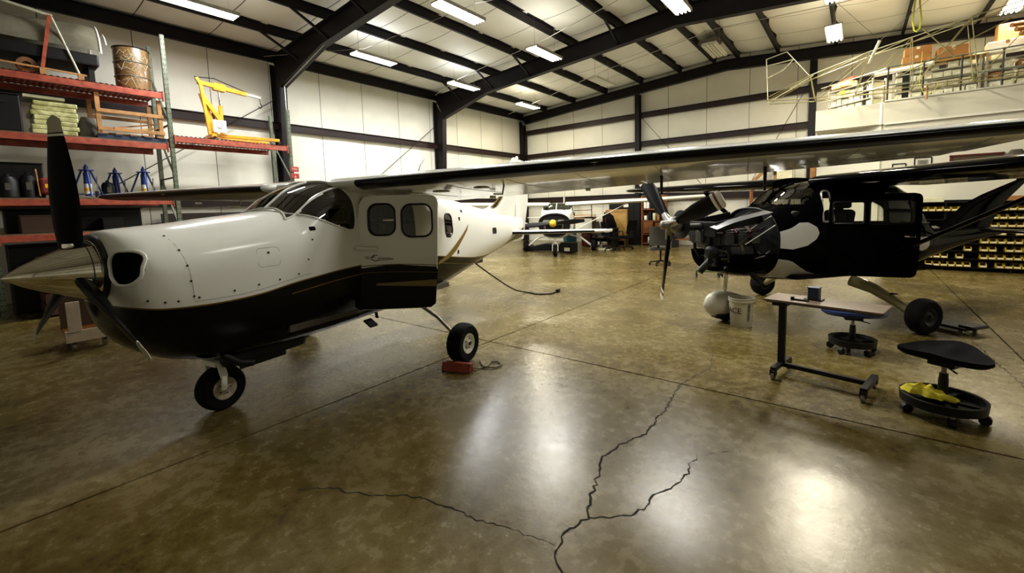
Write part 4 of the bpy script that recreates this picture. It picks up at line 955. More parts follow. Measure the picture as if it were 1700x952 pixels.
def beam(y0, y1, z, label, back=True, deck=True, x=RX):
    t = thing('rack_shelf', label, 'shelf', (x, (y0+y1)/2, z), 0, 'orange rack shelves'); L = y1-y0-.09
    MB().box((.01, 0, 0), (.045, L, .115)).box((-.02, 0, .05), (.03, L, .02)).build('front_beam', ORANGE, t, bevel=.004)
    if back: MB().box((-RD, 0, 0), (.045, L, .115)).build('rear_beam', ORANGE, t, bevel=.004)
    for s in (-1, 1): MB().box((.02, s*(L/2+.005), -.01), (.06, .02, .2)).build('end_connector', ORANGE, t)
    if deck == 'metal':
        n = int(L/.08); rows = []
        for k in range(n*2+1):
            y = -L/2+L*k/(n*2); zz = .062+(.022 if k % 2 else 0); rows.append([(.03, y, zz), (-RD-.02, y, zz)])
        MB().grid(rows).build('corrugated_deck', ORANGE, t)
    elif deck:
        for k in range(7): MB().box((-.06-k*.165, 0, .07), (.12, L, .025)).build('deck_board', WOODD if k % 2 else mat('deck_brown', '#5b4a30', .7, var=.3, scale=5), t)
    return t
beam(.4, 2.9, 4.16, 'top orange rack shelf with ribbed decking carrying the drum and canopy', True, 'metal')
beam(.4, 2.9, 3.12, 'second orange rack shelf carrying the wrapped bale and wooden crate')
beam(.4, 2.9, 1.98, 'third orange rack shelf carrying the blue tripod jacks')
beam(.4, 2.9, 1.35, 'lower brown rack shelf in the dark behind the propeller')
beam(2.95, 5.34, 3.30, 'orange ribbed rack shelf carrying the yellow engine crane', True, 'metal')
beam(-2.15, .3, 3.12, 'orange rack shelf outside the frame'); beam(-2.15, .3, 4.16, 'upper orange rack shelf outside the frame')
# plastic canopy / fuselage panel in a cradle on the top shelf
CAN = mat('grimy_canopy', '#7a7563', .25, var=.45, scale=3, coat=.3)
t = thing('cowling_shell', 'long dull grey aircraft shell with bright rim lying on the top rack shelf', 'aircraft part', (-12.0, 1.1, 4.24))
rows = []
for i in range(15):
    u = i/14; y = -.62+1.5*u; r = .60-.12*math.sin(PI*u*1.2)*(1-u); row = []
    for j in range(17):
        a = PI*(.02+.96*j/16); row.append((math.cos(a)*r*.8, y, .55+math.sin(a)*r*1.0))
    rows.append(row)
MB().grid(rows).build('shell', CAN, t, smooth=True)
MB().tube([(math.cos(PI*j/16)*.485, .89, .55+math.sin(PI*j/16)*.605) for j in range(17)], .016, 6).build('rim', PAPER, t, smooth=True)
MB().tube([(math.cos(PI*j/16)*.42, 1.0, .42+math.sin(PI*j/16)*.62) for j in range(3, 14)], .014, 6).build('rim', PAPER, t, smooth=True)
MB().box((0, .12, .42), (.86, 1.48, .22)).build('lower_tray', BLKPL, t, bevel=.03)
for y in (-.5, .1, .75): MB().box((0, y, .15), (.7, .08, .30)).build('cradle_block', BLKPL, t)
t = thing('steel_stand', 'rusty orange and pale tube frame propped against the grey shell', 'frame', (-11.55, 1.38, 4.24))
MB().bar((0, -.02, 1.06), (0, -.18, .12), .05, .05).build('post', ORANGE, t); MB().tube([(0, 0, 1.06), (0, .28, .12)], .018, 8).build('brace', TRUSSW, t)
MB().bar((0, -1.0, .14), (0, .38, .10), .03, .03).bar((0, -.18, .12), (0, -.18, .0), .08, .06).bar((0, .3, .1), (0, .3, .0), .08, .06).build('base_rail', WOOD, t)
MB().bar((0, -.75, 1.17), (0, .02, 1.06), .04, .04).build('top_rail', TRUSSW, t)
t = thing('pipe_flange', 'rusty round flange under the grey shell on the top shelf', 'flange', (-11.62, 1.02, 4.24))
MB().lathe([(.06, -.03), (.13, -.03), (.14, 0), (.13, .03), (.06, .03), (.06, -.03)], Mx((0, 0, .14), (0, PI/2, 0)), 24).build('ring', mat('rust', '#7a4a1e', .7, var=.5, scale=10), t, smooth=True)
# drum
t = thing('drum', 'brown fibre drum wrapped in shiny clear film on the top rack shelf', 'drum', (-11.95, 2.52, 4.24))
MB().lathe([(.0, 0), (.28, 0), (.285, .02), (.285, .84), (.28, .86), (0, .86)], None, 40).build('barrel', DRUM, t, smooth=True)
for z in (.02, .28, .56, .85): MB().tube([(.288*math.cos(a), .288*math.sin(a), z) for a in np.arange(0, 2*PI, .2)], .012, 6, closed=True).build('hoop', DKMET if z > .8 else STEEL, t, smooth=True)
FILM = mat('film_shine', '#b8ae8e', .1, coat=1)
mb = MB()
for k in range(26):
    a = -.9+random.uniform(-.5, 1.0); z0 = random.uniform(.1, .8)
    mb.tube([(.29*math.cos(a+d*.25), .29*math.sin(a+d*.25), z0+d*random.uniform(-.05, .05)) for d in range(4)], .004, 4)
mb.build('wrap_film', FILM, t, kind='stuff')
# wrapped bale with boards
t = thing('wrapped_bale', 'pale yellow plastic-wrapped bale of panels on the second rack shelf', 'bale', (-11.95, 1.30, 3.205))
for k in range(7):
    z = .045+k*.084; dy = random.uniform(-.02, .02)-.0*(k > 3); MB().box((0, dy, z), (.62, .58+.03*math.sin(k*2), .088), rz=random.uniform(-.03, .03)).build('wrapped_panel', WRAP, t, bevel=.02)
MB().box((0, -.13, .66), (.6, .52, .05), rz=.04).build('top_board', CREAM, t, bevel=.005)
t = thing('crate', 'open wooden slatted crate on a blue pallet at the right of the second shelf', 'crate', (-11.95, 2.34, 3.295))
for y in (-.48, .46):
    for x in (-.4, .38): MB().box((x, y, .385), (.05, .07, .77)).build('corner_post', WOOD, t, bevel=.004)
for x in (-.4, .41):
    for z in (.10, .44): MB().box((x, 0, z), (.03, 1.02, .07)).build('side_rail', WOOD, t, bevel=.004)
MB().bar((.3, -.35, .12), (-.1, .42, .34), .3, .03).build('loose_board', WOODD, t); MB().bar((.2, -.05, .12), (0, .45, .25), .2, .03).build('loose_board', PLY, t)
for k in range(5): MB().box((0, -.42+k*.21, .02), (.85, .1, .025)).build('floor_slat', WOOD, t)
t2 = thing('pallet', 'dark blue pallet under the open wooden crate', 'pallet', (-11.95, 2.34, 3.205))
for k in range(5): MB().box((0, -.45+k*.225, .078), (.92, .12, .02)).build('slat', mat('pallet_blue', '#10253c', .6), t2)
for x in (-.4, 0, .4): MB().box((x, 0, .034), (.08, 1.06, .065)).build('runner', mat('pallet_blue', '#10253c', .6), t2)
t = thing('duffel_sack', 'dark crumpled sack between the bale and the wooden crate', 'sack', (-11.8, 1.73, 3.205))
rows = [[(.13*math.cos(a)*(1-.5*(z/.4)**2)*(1+.15*math.sin(3*a+z*9)), .17*math.sin(a)*(1-.5*(z/.4)**2), z) for a in np.linspace(0, 2*PI, 18, endpoint=False)] for z in np.linspace(0, .4, 9)]
mb = MB().grid(rows, wrap=True); mb.f.append(tuple(range(8*18, 9*18))); mb.build('fabric', GREYFAB, t, smooth=True)
# tripod jacks
def make_jack(label, loc):
    t = thing('tripod_jack', label, 'jack', loc, 0, 'tripod aircraft jacks')
    MB().lathe([(.0, .03), (.055, .03), (.055, .30), (.05, .32), (.05, .47), (.035, .48), (.035, .58), (.02, .60), (.014, .63), (0, .64)], None, 20).build('ram', BLUE, t, smooth=True)
    MB().lathe([(.057, .06), (.057, .26)], None, 20).build('label_sleeve', PAPER, t, smooth=True)
    MB().lathe([(.0585, .12), (.0585, .18)], None, 20).build('label_band', mat('label_yellow', '#d8a81c', .5), t, smooth=True)
    MB().lathe([(.04, .50), (.12, .51), (.12, .525), (.04, .535)], None, 6).build('head_plate', BLUE, t)
    for k in range(3):
        a = PI/2+PI/6+k*2*PI/3; c, s = math.cos(a), math.sin(a); MB().tube([(.07*c, .07*s, .52), (.27*c, .27*s, .01)], .016, 8).tube([(.055*c, .055*s, .07), (.24*c, .24*s, .05)], .009, 6).build('leg', BLUE, t, smooth=True)
    MB().tube([(.06, .12, .02), (.07, .13, .40)], .010, 6).build('pump_handle', STEEL, t)
    MB().box((.1, .1, .06), (.05, .05, .12)).build('pump', BLKPL, t, bevel=.01)
    return t
make_jack('blue tripod jack with yellow label nearest the propeller blade', (-11.72, 1.62, 2.075))
j = make_jack('darker blue tripod jack standing behind between the two labelled jacks', (-12.25, 2.12, 2.075))
for c in kids(j):
    if c.name.startswith('label'): bpy.data.objects.remove(c)
make_jack('blue tripod jack with yellow label beside the green rack post', (-11.7, 2.46, 2.075))
t = thing('power_pack', 'dark red motor housing with a yellow badge on the jack shelf', 'machine', (-11.75, 1.12, 2.075))
MB().box((0, 0, .2), (.3, .26, .3)).build('housing', mat('dark_red', '#6e1a10', .45), t, bevel=.04); MB().box((.152, 0, .2), (.006, .14, .07)).build('badge', mat('badge_yellow', '#e0a818', .5), t, bevel=.002)
MB().tube([(.12, -.14, .02), (.12, -.16, .5)], .012, 6).build('handle', WOOD, t)
for x, y, h, r, lb in ((-11.7, .62, .4, .13, 'black canister at the left end of the jack shelf'), (-11.75, .86, .44, .11, 'black gas bottle left of the red motor housing'), (-11.9, 1.93, .34, .1, 'black canister behind the second jack')):
    t = thing('canister', lb, 'canister', (x, y, 2.075)); MB().lathe([(0, 0), (r, 0), (r, h*.7), (r*.7, h*.88), (r*.3, h*.92), (r*.3, h), (0, h)], None, 20).build('tank', BLKPL, t, smooth=True); MB().box((r*.9, 0, h*.45), (.03, r*.6, h*.3)).build('tag', GREYFAB, t)
# lower clutter
for k, (x, y, sx, sy, sz, mm, lb) in enumerate(((-11.85, .95, .5, .5, .3, mat('dark_timber', '#3a2412', .7), 'brown timber box on the lower rack shelf'), (-11.8, 1.9, .4, .3, .22, BLKPL, 'black toolbox on the lower rack shelf'))):
    t = thing('box', lb, 'box', (x, y, 1.435)); MB().box((0, 0, sz/2), (sx, sy, sz)).build('body', mm, t, bevel=.01); MB().box((0, 0, sz+.01), (sx+.02, sy+.02, .02)).build('lid', mm, t, bevel=.004)
t = thing('gas_cylinder', 'grey gas cylinder standing on the floor under the racks', 'cylinder', (-11.7, 2.35, 0)); MB().lathe([(0, 0), (.11, 0), (.11, .95), (.09, 1.07), (.04, 1.13), (.03, 1.19), (0, 1.2)], None, 20).build('tank', GREYFAB, t, smooth=True); MB().tube([(0, -.05, 1.21), (0, .05, 1.21)], .02, 8).build('valve', STEEL, t)
t = thing('jack_stand', 'small red trolley jack on the floor under the racks', 'jack', (-11.3, 2.75, 0)); MB().box((0, 0, .1), (.2, .5, .12)).build('body', RED, t, bevel=.02); MB().tube([(0, .1, .15), (0, .2, 1.3)], .016, 6).build('handle', RED, t)
for y in (-.2, .2): MB().tube([(-.1, y, .05), (.1, y, .05)], .05, 10).build('roller', BLKPL, t)
t = thing('engine_crate', 'stack of dark red-brown timber crates on the floor behind the spinner', 'crate', (-11.3, 1.3, 0))
for k in range(5): MB().box((0, 0, .12+k*.2), (.9, .95, .17)).build('crate_board', mat('red_timber', '#4a2016', .7, var=.4, scale=5), t)
t = thing('wood_blocks', 'small bundle of pale wood blocks on top of the timber crates', 'blocks', (-11.15, 1.75, 1.01))
for k in range(4): MB().box((0, -.05+.02*k, .03+.055*k), (.3, .35-.04*k, .05)).build('block', WOOD, t, bevel=.004)
# yellow engine crane
t = thing('engine_crane', 'yellow folding engine crane with a white placard on the right rack shelf', 'crane', (-11.75, 3.85, 3.385))
def cb(n_, a, b, w_, h_, m=YEL): return MB().bar(a, b, w_, h_).build(n_, m, t, bevel=.006)
for x in (-.16, .16): cb('base_leg', (x*.6, -.1, .10), (x*1.9, 1.25, .09), .07, .07)
cb('base_crossbar', (-.2, -.1, .08), (.2, -.1, .08), .09, .08); cb('mast', (0, -.02, .1), (0, -.22, 1.02), .09, .10); cb('mast_brace', (.07, .05, .62), (.07, -.14, .1), .03, .03)
cb('folded_leg', (.12, -.16, .1), (.12, -.26, 1.2), .06, .06); cb('folded_leg', (.12, -.26, 1.2), (.12, -.33, 1.32), .06, .07); cb('diagonal_arm', (.1, -.24, .95), (.1, .1, .42), .05, .09)
cb('boom', (0, -.28, 1.26), (0, .70, 1.16), .08, .09); cb('boom_extension', (0, .68, 1.165), (0, 1.02, 1.13), .055, .06, ALU); cb('boom_head', (0, .02, 1.22), (0, .25, 1.2), .14, .16)
MB().tube([(0, .13, .15), (0, .13, .8)], .045, 12).build('hydraulic_ram', YEL, t, smooth=True); MB().tube([(0, .13, .8), (0, .12, 1.15)], .02, 10).build('ram_rod', CHROME, t, smooth=True)
MB().tube([(0, -.33, 1.36), (0, .05, 1.40), (0, .7, 1.21)], .01, 6).build('tie_rod', DKMET, t)
hk = MB(); hk.tube([(0, 1.0, 1.12), (0, 1.0, 1.0)], .008, 6).tube([(0, 1.0, 1.0), (0, 1.03, .96), (0, 1.03, .91), (0, .99, .88), (0, .96, .92)], .012, 6).build('chain_hook', DKMET, t)
pl = MB().box((0, 0, 0), (.012, .26, .27), M=Mx((.2, .02, .30), (0, 0, 0))).build('placard', PAPER, t)
mb = MB()
for z, a, b in ((.38, -.06, .07), (.34, 0, .09), (.28, -.09, -.02), (.29, .0, .08), (.25, -.05, .05), (.21, .02, .08)): mb.bar((.208, .02+a, z), (.208, .02+b, z), .002, .008)
mb.tube([(.208, -.02, .33), (.208, .06, .31), (.208, .05, .27), (.208, -.04, .26)], .003, 4).build('placard_drawing', DKMET, pl)
for x, y in ((-.3, 1.25), (.3, 1.25), (-.2, -.1), (.2, -.1)):
    MB().tube([(x-.02, y, .035), (x+.02, y, .035)], .035, 12).build('caster', BLKPL, t, smooth=True)
# red sign on the post
t = thing('fire_sign', 'small red sign plates hung on the short green rack post', 'sign', (RX+.06, 5.42, 2.62), 0)
SGN = mat('sign_red', '#8f1f18', .5); SGL = mat('sign_letter', '#d8a090', .5)
for k, (s, z) in enumerate((('FIRE', .17), ('', .0))):
    p = MB().box((0, 0, z), (.02, .2, .13)).build('plate', SGN, t, bevel=.004)
    if s: text('lettering', s, .075, SGL, p, Matrix.Translation((.012, 0, z)) @ Euler((PI/2, 0, PI/2)).to_matrix().to_4x4())
    else: MB().bar((.012, 0, z+.04), (.012, 0, z-.02), .004, .02).add([(.013, -.035, z-.01), (.013, .035, z-.01), (.013, 0, z-.05)], [(0, 1, 2)]).build('arrow', SGL, p)
# wooden dolly under the nose
t = thing('wooden_dolly', 'low dolly of pale painted boards on casters behind the spinner', 'dolly', (-7.9, .98, 0), math.radians(0))
PB = mat('painted_board', '#b9aa94', .7, var=.15, scale=12)
MB().box((.22, 0, .2), (.05, .56, .14)).build('front_board', PB, t, bevel=.004); MB().box((.25, -.19, .45), (.04, .12, .38)).build('upright_board', PB, t, bevel=.004)
MB().box((-.15, 0, .2), (.7, .5, .05)).build('deck', WOODD, t); MB().box((-.4, 0, .45), (.06, .5, .5)).build('back_board', mat('brown_board', '#3c2818', .7), t)
for x in (.12, -.45):
    for y in (-.2, .08): MB().tube([(x, y-.02, .06), (x, y+.02, .06)], .06, 16).build('caster', STEEL, t, smooth=True); MB().box((x, y, .15), (.05, .06, .06)).build('caster_fork', DKMET, t)

# ------------------------------------------------------------------ floor items
t = thing('wheel_chock', 'red painted wooden wheel chock against the white airplane main tire', 'chock', (-3.2, 3.02, 0), math.radians(20))
MB().prism([(-.06, 0), (.06, 0), (.02, .085), (-.03, .085)], .32, Mx((-.16, 0, 0), (PI/2, 0, PI/2))).build('wedge', CHOCK, t, bevel=.006)
MB().lathe([(.012, 0), (.012, .003), (0, .003)], Mx((.161, -.0, .045), (0, PI/2, 0)), 10).build('rope_hole', DARK, t)
MB().tube([(.16, 0, .045), (.21, .06, .012), (.27, .15, .012), (.26, .27, .012), (.33, .3, .012), (.4, .22, .012), (.36, .12, .012), (.25, .1, .02), (.18, .2, .012), (.12, .3, .012)], .009, 6).build('rope', OLIVE, t, smooth=True)
t = thing('power_cable', 'black cable trailing from under the tail across the floor to a plug', 'cable', (0, 0, 0))
P = [(-5.0, 5.2, .76), (-5.01, 5.45, .60), (-5.03, 5.75, .42), (-5.05, 6.1, .22), (-5.07, 6.4, .08), (-5.05, 6.62, .016), (-4.9, 6.62, .014), (-4.75, 6.58, .014), (-4.6, 6.66, .014), (-4.52, 6.8, .014), (-4.53, 6.95, .014)]
cv = hermite([(i, p[0]) for i, p in enumerate(P)]); cy_ = hermite([(i, p[1]) for i, p in enumerate(P)]); cz = hermite([(i, p[2]) for i, p in enumerate(P)])
MB().tube([(cv(u), cy_(u), cz(u)) for u in np.linspace(0, len(P)-1, 60)], .013, 8).build('cord', BLKPL, t, smooth=True)
MB().box((-4.53, 7.0, .03), (.06, .12, .06), rz=.2).build('plug', BLKPL, t, bevel=.01)
# bucket
t = thing('bucket', 'white plastic pail with dark lettering beside the white wheel fairing', 'bucket', (-1.17, 6.30, 0), math.radians(8))
BKT = mat('pail_white', '#c9c3ac', .45, var=.15, scale=6)
MB().lathe([(0, 0), (.128, 0), (.13, .005), (.15, .33), (.163, .335), (.163, .345), (.15, .35), (.153, .365), (.163, .37), (.163, .378), (.15, .38), (.144, .375), (.126, .02), (0, .02)], None, 40).build('pail', BKT, t, smooth=True)
INK = mat('lettering_dark', '#2a1214', .5)
text('lettering', 'ACE', .105, INK, t, Matrix.Translation((0, 0, .215)) @ Matrix.Rotation(-.60, 4, 'Z') @ Matrix.Rotation(PI/2, 4, 'X'), bend=.1445)
mb = MB()
for k, z in enumerate(np.arange(.09, .31, .018)):
    a = .72; r = .131+.02*z/.33+.0015; wd = .03 if k % 3 else .022; mb.tube([(r*math.sin(a+q), -r*math.cos(a+q), z) for q in (-wd*4.5, 0, wd*4.5)], .005 if k > 7 else .0035, 4)
mb.build('side_print', INK, t)
MB().tube([(.165*math.cos(a), .165*math.sin(a), .33-.10*math.sin(a)) for a in np.linspace(.05, PI-.05, 20)], .004, 6).build('bail_handle', STEEL, t)
# rolling table
t = thing('rolling_table', 'rolling overbed-style work table with narrow brown top and black post', 'table', (-.19, 4.62, 0), math.radians(-11.5))
MB().box((.0, 0, .735), (.88, .36, .022)).build('tabletop', TABLE, t, bevel=.006)
MB().box((0, 0, .718), (.84, .30, .012)).build('edge_frame', BLKPL, t)
MB().box((-.33, .0, .40), (.06, .045, .62)).build('post', BLKPL, t, bevel=.006); MB().box((-.33, 0, .69), (.12, .2, .03)).build('top_bracket', BLKPL, t)
MB().box((0, 0, .095), (.66, .04, .04)).build('base_rail', BLKPL, t, bevel=.004)
for x in (-.33, .34):
    MB().box((x, 0, .10), (.05, .42, .035)).build('foot', BLKPL, t, bevel=.004)
    for y in (-.2, .2):
        c = MB().tube([(x-.014, y, .035), (x+.014, y, .035)], .035, 16).build('caster', STEEL, t, smooth=True); MB().box((x-.02, y, .065), (.008, .05, .05)).box((x+.02, y, .065), (.008, .05, .05)).box((x, y, .088), (.05, .05, .01)).build('fork', DKMET, c)
t = thing('cup', 'dark blue square cup on the rolling table', 'cup', (-.27, 4.67, .7465), math.radians(-11))
MB().box((0, 0, .055), (.085, .085, .11)).build('body', mat('cup_blue', '#1b2a4a', .5), t, bevel=.006); MB().box((.0, 0, .113), (.092, .092, .008)).build('rim', mat('cup_blue', '#1b2a4a', .5), t)
MB().box((0, 0, .006), (.14, .1, .01)).build('base', BLKPL, t)
t = thing('torque_bar', 'thin black bar lying on the rolling table beside the blue cup', 'tool', (-.37, 4.57, .7465), math.radians(-11)); MB().box((0, 0, .008), (.14, .025, .014)).build('bar', BLKPL, t, bevel=.003); MB().lathe([(.016, 0), (.016, .03), (0, .03)], Mx((-.06, 0, 0)), 10).build('head', BLKPL, t)
# stools
def stool(name, label, loc, rz, seatm, sh, contoured=True, r=.235):
    t = thing(name, label, 'stool', loc, rz, None)
    rows = []; n = 36
    for k in range(9):
        u = k/8
        row = []
        for j in range(n):
            a = 2*PI*j/n; R_ = .212*(1+.12*math.cos(2*a)+.10*math.cos(3*a+PI/2)+.03*math.cos(5*a)) if contoured else .245*(1+.07*math.cos(2*a))
            x, y = R_*u*math.cos(a)*1.1, R_*u*math.sin(a)
            z = sh+(.036*u**4*(1-.2*math.cos(a*2))+(.04*math.exp(-((x)/.06)**2-((y-.12)/.07)**2) if contoured else 0)+(.03*max(0, math.sin(a))*u*u if contoured else 0))
            row.append((x, y, z))
        rows.append(row)
    under = [[(p[0]*(1-.12*q), p[1]*(1-.12*q), p[2]-.048*(1 if q else .5)) for p in rows[8]] for q in (0, 1)]; rows2 = rows+under+[[(p[0]*.3, p[1]*.3, sh-.045) for p in rows[8]]]
    MB().grid(rows2, wrap=True).build('seat', seatm, t, smooth=True)
    MB().lathe([(.016, .16), (.016, sh-.04)], None, 14).build('gas_rod', STEEL, t, smooth=True); MB().lathe([(.03, .1), (.03, sh-.18), (.026, sh-.15), (.026, sh-.13)], None, 16).build('column', BLKPL, t, smooth=True)
    MB().box((0, 0, sh-.055), (.16, .12, .03)).build('seat_bracket', BLKPL, t, bevel=.005); MB().tube([(.03, -.05, sh-.06), (.12, -.13, sh-.07)], .006, 6).build('lever', BLKPL, t)
    tray = MB().lathe([(r-.012, .085), (r+.01, .085), (r+.016, .15), (r-.004, .15), (r-.012, .085)], None, 48).build('base_ring', BLKPL, t, smooth=True)
    MB().lathe([(0, .10), (.09, .10), (.09, .13), (.03, .14), (0, .14)], None, 24).build('hub_plate', BLKPL, t, smooth=True)
    MB().add([(r*math.cos(a)*k, r*math.sin(a)*k, .105) for k in (.3, .97) for a in np.linspace(0 if not contoured else PI*.5, PI*(2 if not contoured else 1.5), 12)], [(i, i+1, 13+i, 12+i) for i in range(11)]).build('tool_tray', BLKPL, t)
    for k in range(5):
        a = 2*PI*k/5+.3; c, s = math.cos(a), math.sin(a); MB().bar((.05*c, .05*s, .115), (r*c, r*s, .112), .035, .02).build('spoke', BLKPL, t)
        w_ = MB().tube([(r*.97*c-s*.018, r*.97*s+c*.018, .036), (r*.97*c+s*.018, r*.97*s-c*.018, .036)], .036, 14).build('caster', BLKPL, t, smooth=True); MB().box((r*.97*c, r*.97*s, .085), (.03, .03, .04), rz=a).build('caster_stem', STEEL, w_)
    return t
stool('stool', 'black contoured shop stool holding a yellow cloth on its round base', (.57, 4.42, 0), math.radians(-28), BLKFAB, .455)
stool('stool', 'blue-seated shop stool half hidden behind the rolling table', (.02, 5.8, 0), math.radians(10), mat('seat_blue', '#15295c', .5), .42, False, .2)
t = thing('cloth', 'crumpled bright yellow cloth lying on the black stool base', 'cloth', (.45, 4.40, .15), math.radians(-25))
rows = []
for i in range(15):
    row = []
    for j in range(11):
        x = -.115+.25*i/14; y = -.075+.15*j/10; e = math.sin(PI*i/14)*math.sin(PI*j/10)
        row.append((x+.012*math.sin(j*1.3), y+.012*math.sin(i*1.1), .004+.06*e**.5+.014*math.sin(i*1.7+j)*e+.01*math.cos(j*2.1)*e))
    rows.append(row)
MB().grid(rows).build('folds', CLOTH_Y, t, smooth=True); MB().tube([(.12, -.02, .02), (.16, -.03, .025), (.2, -.02, .02), (.215, 0, .018)], [.02, .025, .022, .008], 8).build('loose_corner', CLOTH_Y, t, smooth=True)
t = thing('creeper', 'low black mechanic creeper on the floor behind the black airplane main wheel', 'creeper', (.93, 7.42, 0), math.radians(-38))
MB().box((0, 0, .07), (.62, .3, .035)).build('board', BLKPL, t, bevel=.015); MB().box((.29, 0, .10), (.16, .26, .04)).build('headrest', BLKPL, t, bevel=.015)
for x in (-.24, .24):
    for y in (-.12, .12): MB().tube([(x, y-.012, .027), (x, y+.012, .027)], .027, 10).build('caster', STEEL, t)

# ------------------------------------------------------------------ office and mezzanine
def boxm(c, d, m, name, parent=None, kind=None, bevel=0): return MB().box(c, d).build(name, m, parent, kind=kind, bevel=bevel)
ow = boxm((3.03, 13.8, 1.7), (5.14, .12, 3.4), DRY, 'wall_office', None, 'structure')
MB().bar((.46, 13.80, 1.7), (-.87, 14.9, 1.7), .12, 3.4).build('wall_office_corner', DRY, kind='structure')
MB().box((-.86, 16.3, 1.7), (.12, 2.8, 3.4)).build('wall_office_side', DRY, kind='structure')
mz = boxm((2.3, 15.7, 3.66), (6.4, 3.95, .5), DRY, 'trim_9', None, 'structure')
MB().bar((.46, 13.75, 3.66), (-.90, 14.85, 3.66), .14, .52).build('fascia_corner', mat('fascia_white', '#e6e6dc', .6), mz)
MB().box((3.03, 13.70, 3.66), (5.14, .03, .52)).build('fascia', DRY, mz)
MB().box((3.03, 13.68, 3.93), (5.14, .06, .03)).build('edge_cap', PAPER, mz)
MB().box((3.03, 13.70, 3.40), (5.14, .05, .04)).build('edge_cap', PAPER, mz)
# railing
for k in range(9):
    x = .5+k*.62; MB().tube([(x, 13.75, 3.92), (x, 13.75, 4.72)], .018, 6).build('rail_post', DKMET, mz)
for z in (4.3, 4.72): MB().tube([(.5, 13.75, z), (5.5, 13.75, z)], .016, 6).build('rail', GREEN, mz)
for a, b in (((-.87, 14.9), (.46, 13.75)),):
    for z in (4.3, 4.7): MB().tube([(*a, z), (*b, z)], .014, 6).build('rail', ALU, mz)
# picture frames on the office wall
for x0, x1, z0, z1, lb in ((.66, .90, 2.21, 2.44, 'small black picture frame on the white office wall'), (1.05, 1.34, 2.31, 2.55, 'larger black framed certificate right of the small frame')):
    t = thing('picture_frame', lb, 'picture frame', ((x0+x1)/2, 13.735, (z0+z1)/2)); w_, h_ = x1-x0, z1-z0
    for a, b in (((-w_/2, -h_/2), (w_/2, -h_/2)), ((-w_/2, h_/2), (w_/2, h_/2)), ((-w_/2, -h_/2), (-w_/2, h_/2)), ((w_/2, -h_/2), (w_/2, h_/2))): MB().bar((a[0], 0, a[1]), (b[0], 0, b[1]), .02, .02, (0, 1, 0)).build('frame_side', BLKPL, t)
    MB().box((0, .01, 0), (w_, .008, h_)).build('mat_board', PAPER, t)
    if w_ > .26:
        p = MB().box((0, .003, 0), (w_*.66, .006, h_*.6)).build('print', mat('print_grey', '#8f8d82', .6), t); mb = MB()
        for k in range(5): mb.box((0, -.002, -.045+k*.022), (w_*.5*(1-.1*(k % 2)), .003, .007))
        mb.build('printed_lines', BLKPL, p)
t = thing('window_blind', 'dark red framed window opening high on the office wall at right', 'window', (2.05, 13.73, 2.42))
MB().box((0, 0, 0), (.78, .03, .22)).build('pane', mat('window_brown', '#4a3a26', .4), t)
for c, d in (((0, -.01, .12), (.84, .05, .03)), ((-.40, -.01, 0), (.03, .05, .25)), ((.40, -.01, 0), (.03, .05, .25)), ((0, -.01, -.12), (.84, .05, .03))): MB().box(c, d).build('frame_side', mat('window_red', '#5a1c1a', .5), t)
t = thing('canvas_cover', 'grey-green canvas bundle beside the red window', 'canvas', (2.62, 13.6, 2.36)); rows = [[((.22-.14*z/.22)*math.cos(a), .1*math.sin(a)*(1-.4*z/.22), z) for a in np.linspace(0, 2*PI, 16, endpoint=False)] for z in np.linspace(0, .22, 5)]
mb = MB().grid(rows, wrap=True); mb.f += [tuple(range(16)), tuple(range(64, 80))]; mb.build('canvas', GREYFAB, t, smooth=True); MB().box((0, .05, -.02), (.5, .12, .03)).build('bracket', DKMET, t)
# parts bins
t = thing('bin_shelving', 'dark steel shelving unit full of yellow parts bins behind the black airplane', 'shelving', (2.1, 13.5, 0))
ZB = [.10, .28, .45, .62, .80, .97, 1.14, 1.32]
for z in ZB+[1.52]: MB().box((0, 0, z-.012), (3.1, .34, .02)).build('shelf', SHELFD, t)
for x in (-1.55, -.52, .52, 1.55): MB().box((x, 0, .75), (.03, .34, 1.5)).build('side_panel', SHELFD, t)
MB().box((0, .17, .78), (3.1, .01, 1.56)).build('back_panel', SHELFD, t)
ORD = ['leftmost', 'second from left', 'third from left', 'fourth from left', 'fifth from left', 'sixth from left', 'seventh from left', 'eighth from left', 'ninth from left', 'tenth from left', 'eleventh from left', 'twelfth from left', 'thirteenth from left', 'fourteenth from left', 'fifteenth from left', 'sixteenth from left', 'seventeenth from left', 'eighteenth from left', 'nineteenth from left']+['near the right end']*9
ROWN = ['bottom', 'second lowest', 'third lowest', 'fourth lowest', 'fourth highest', 'third highest', 'second highest', 'top']
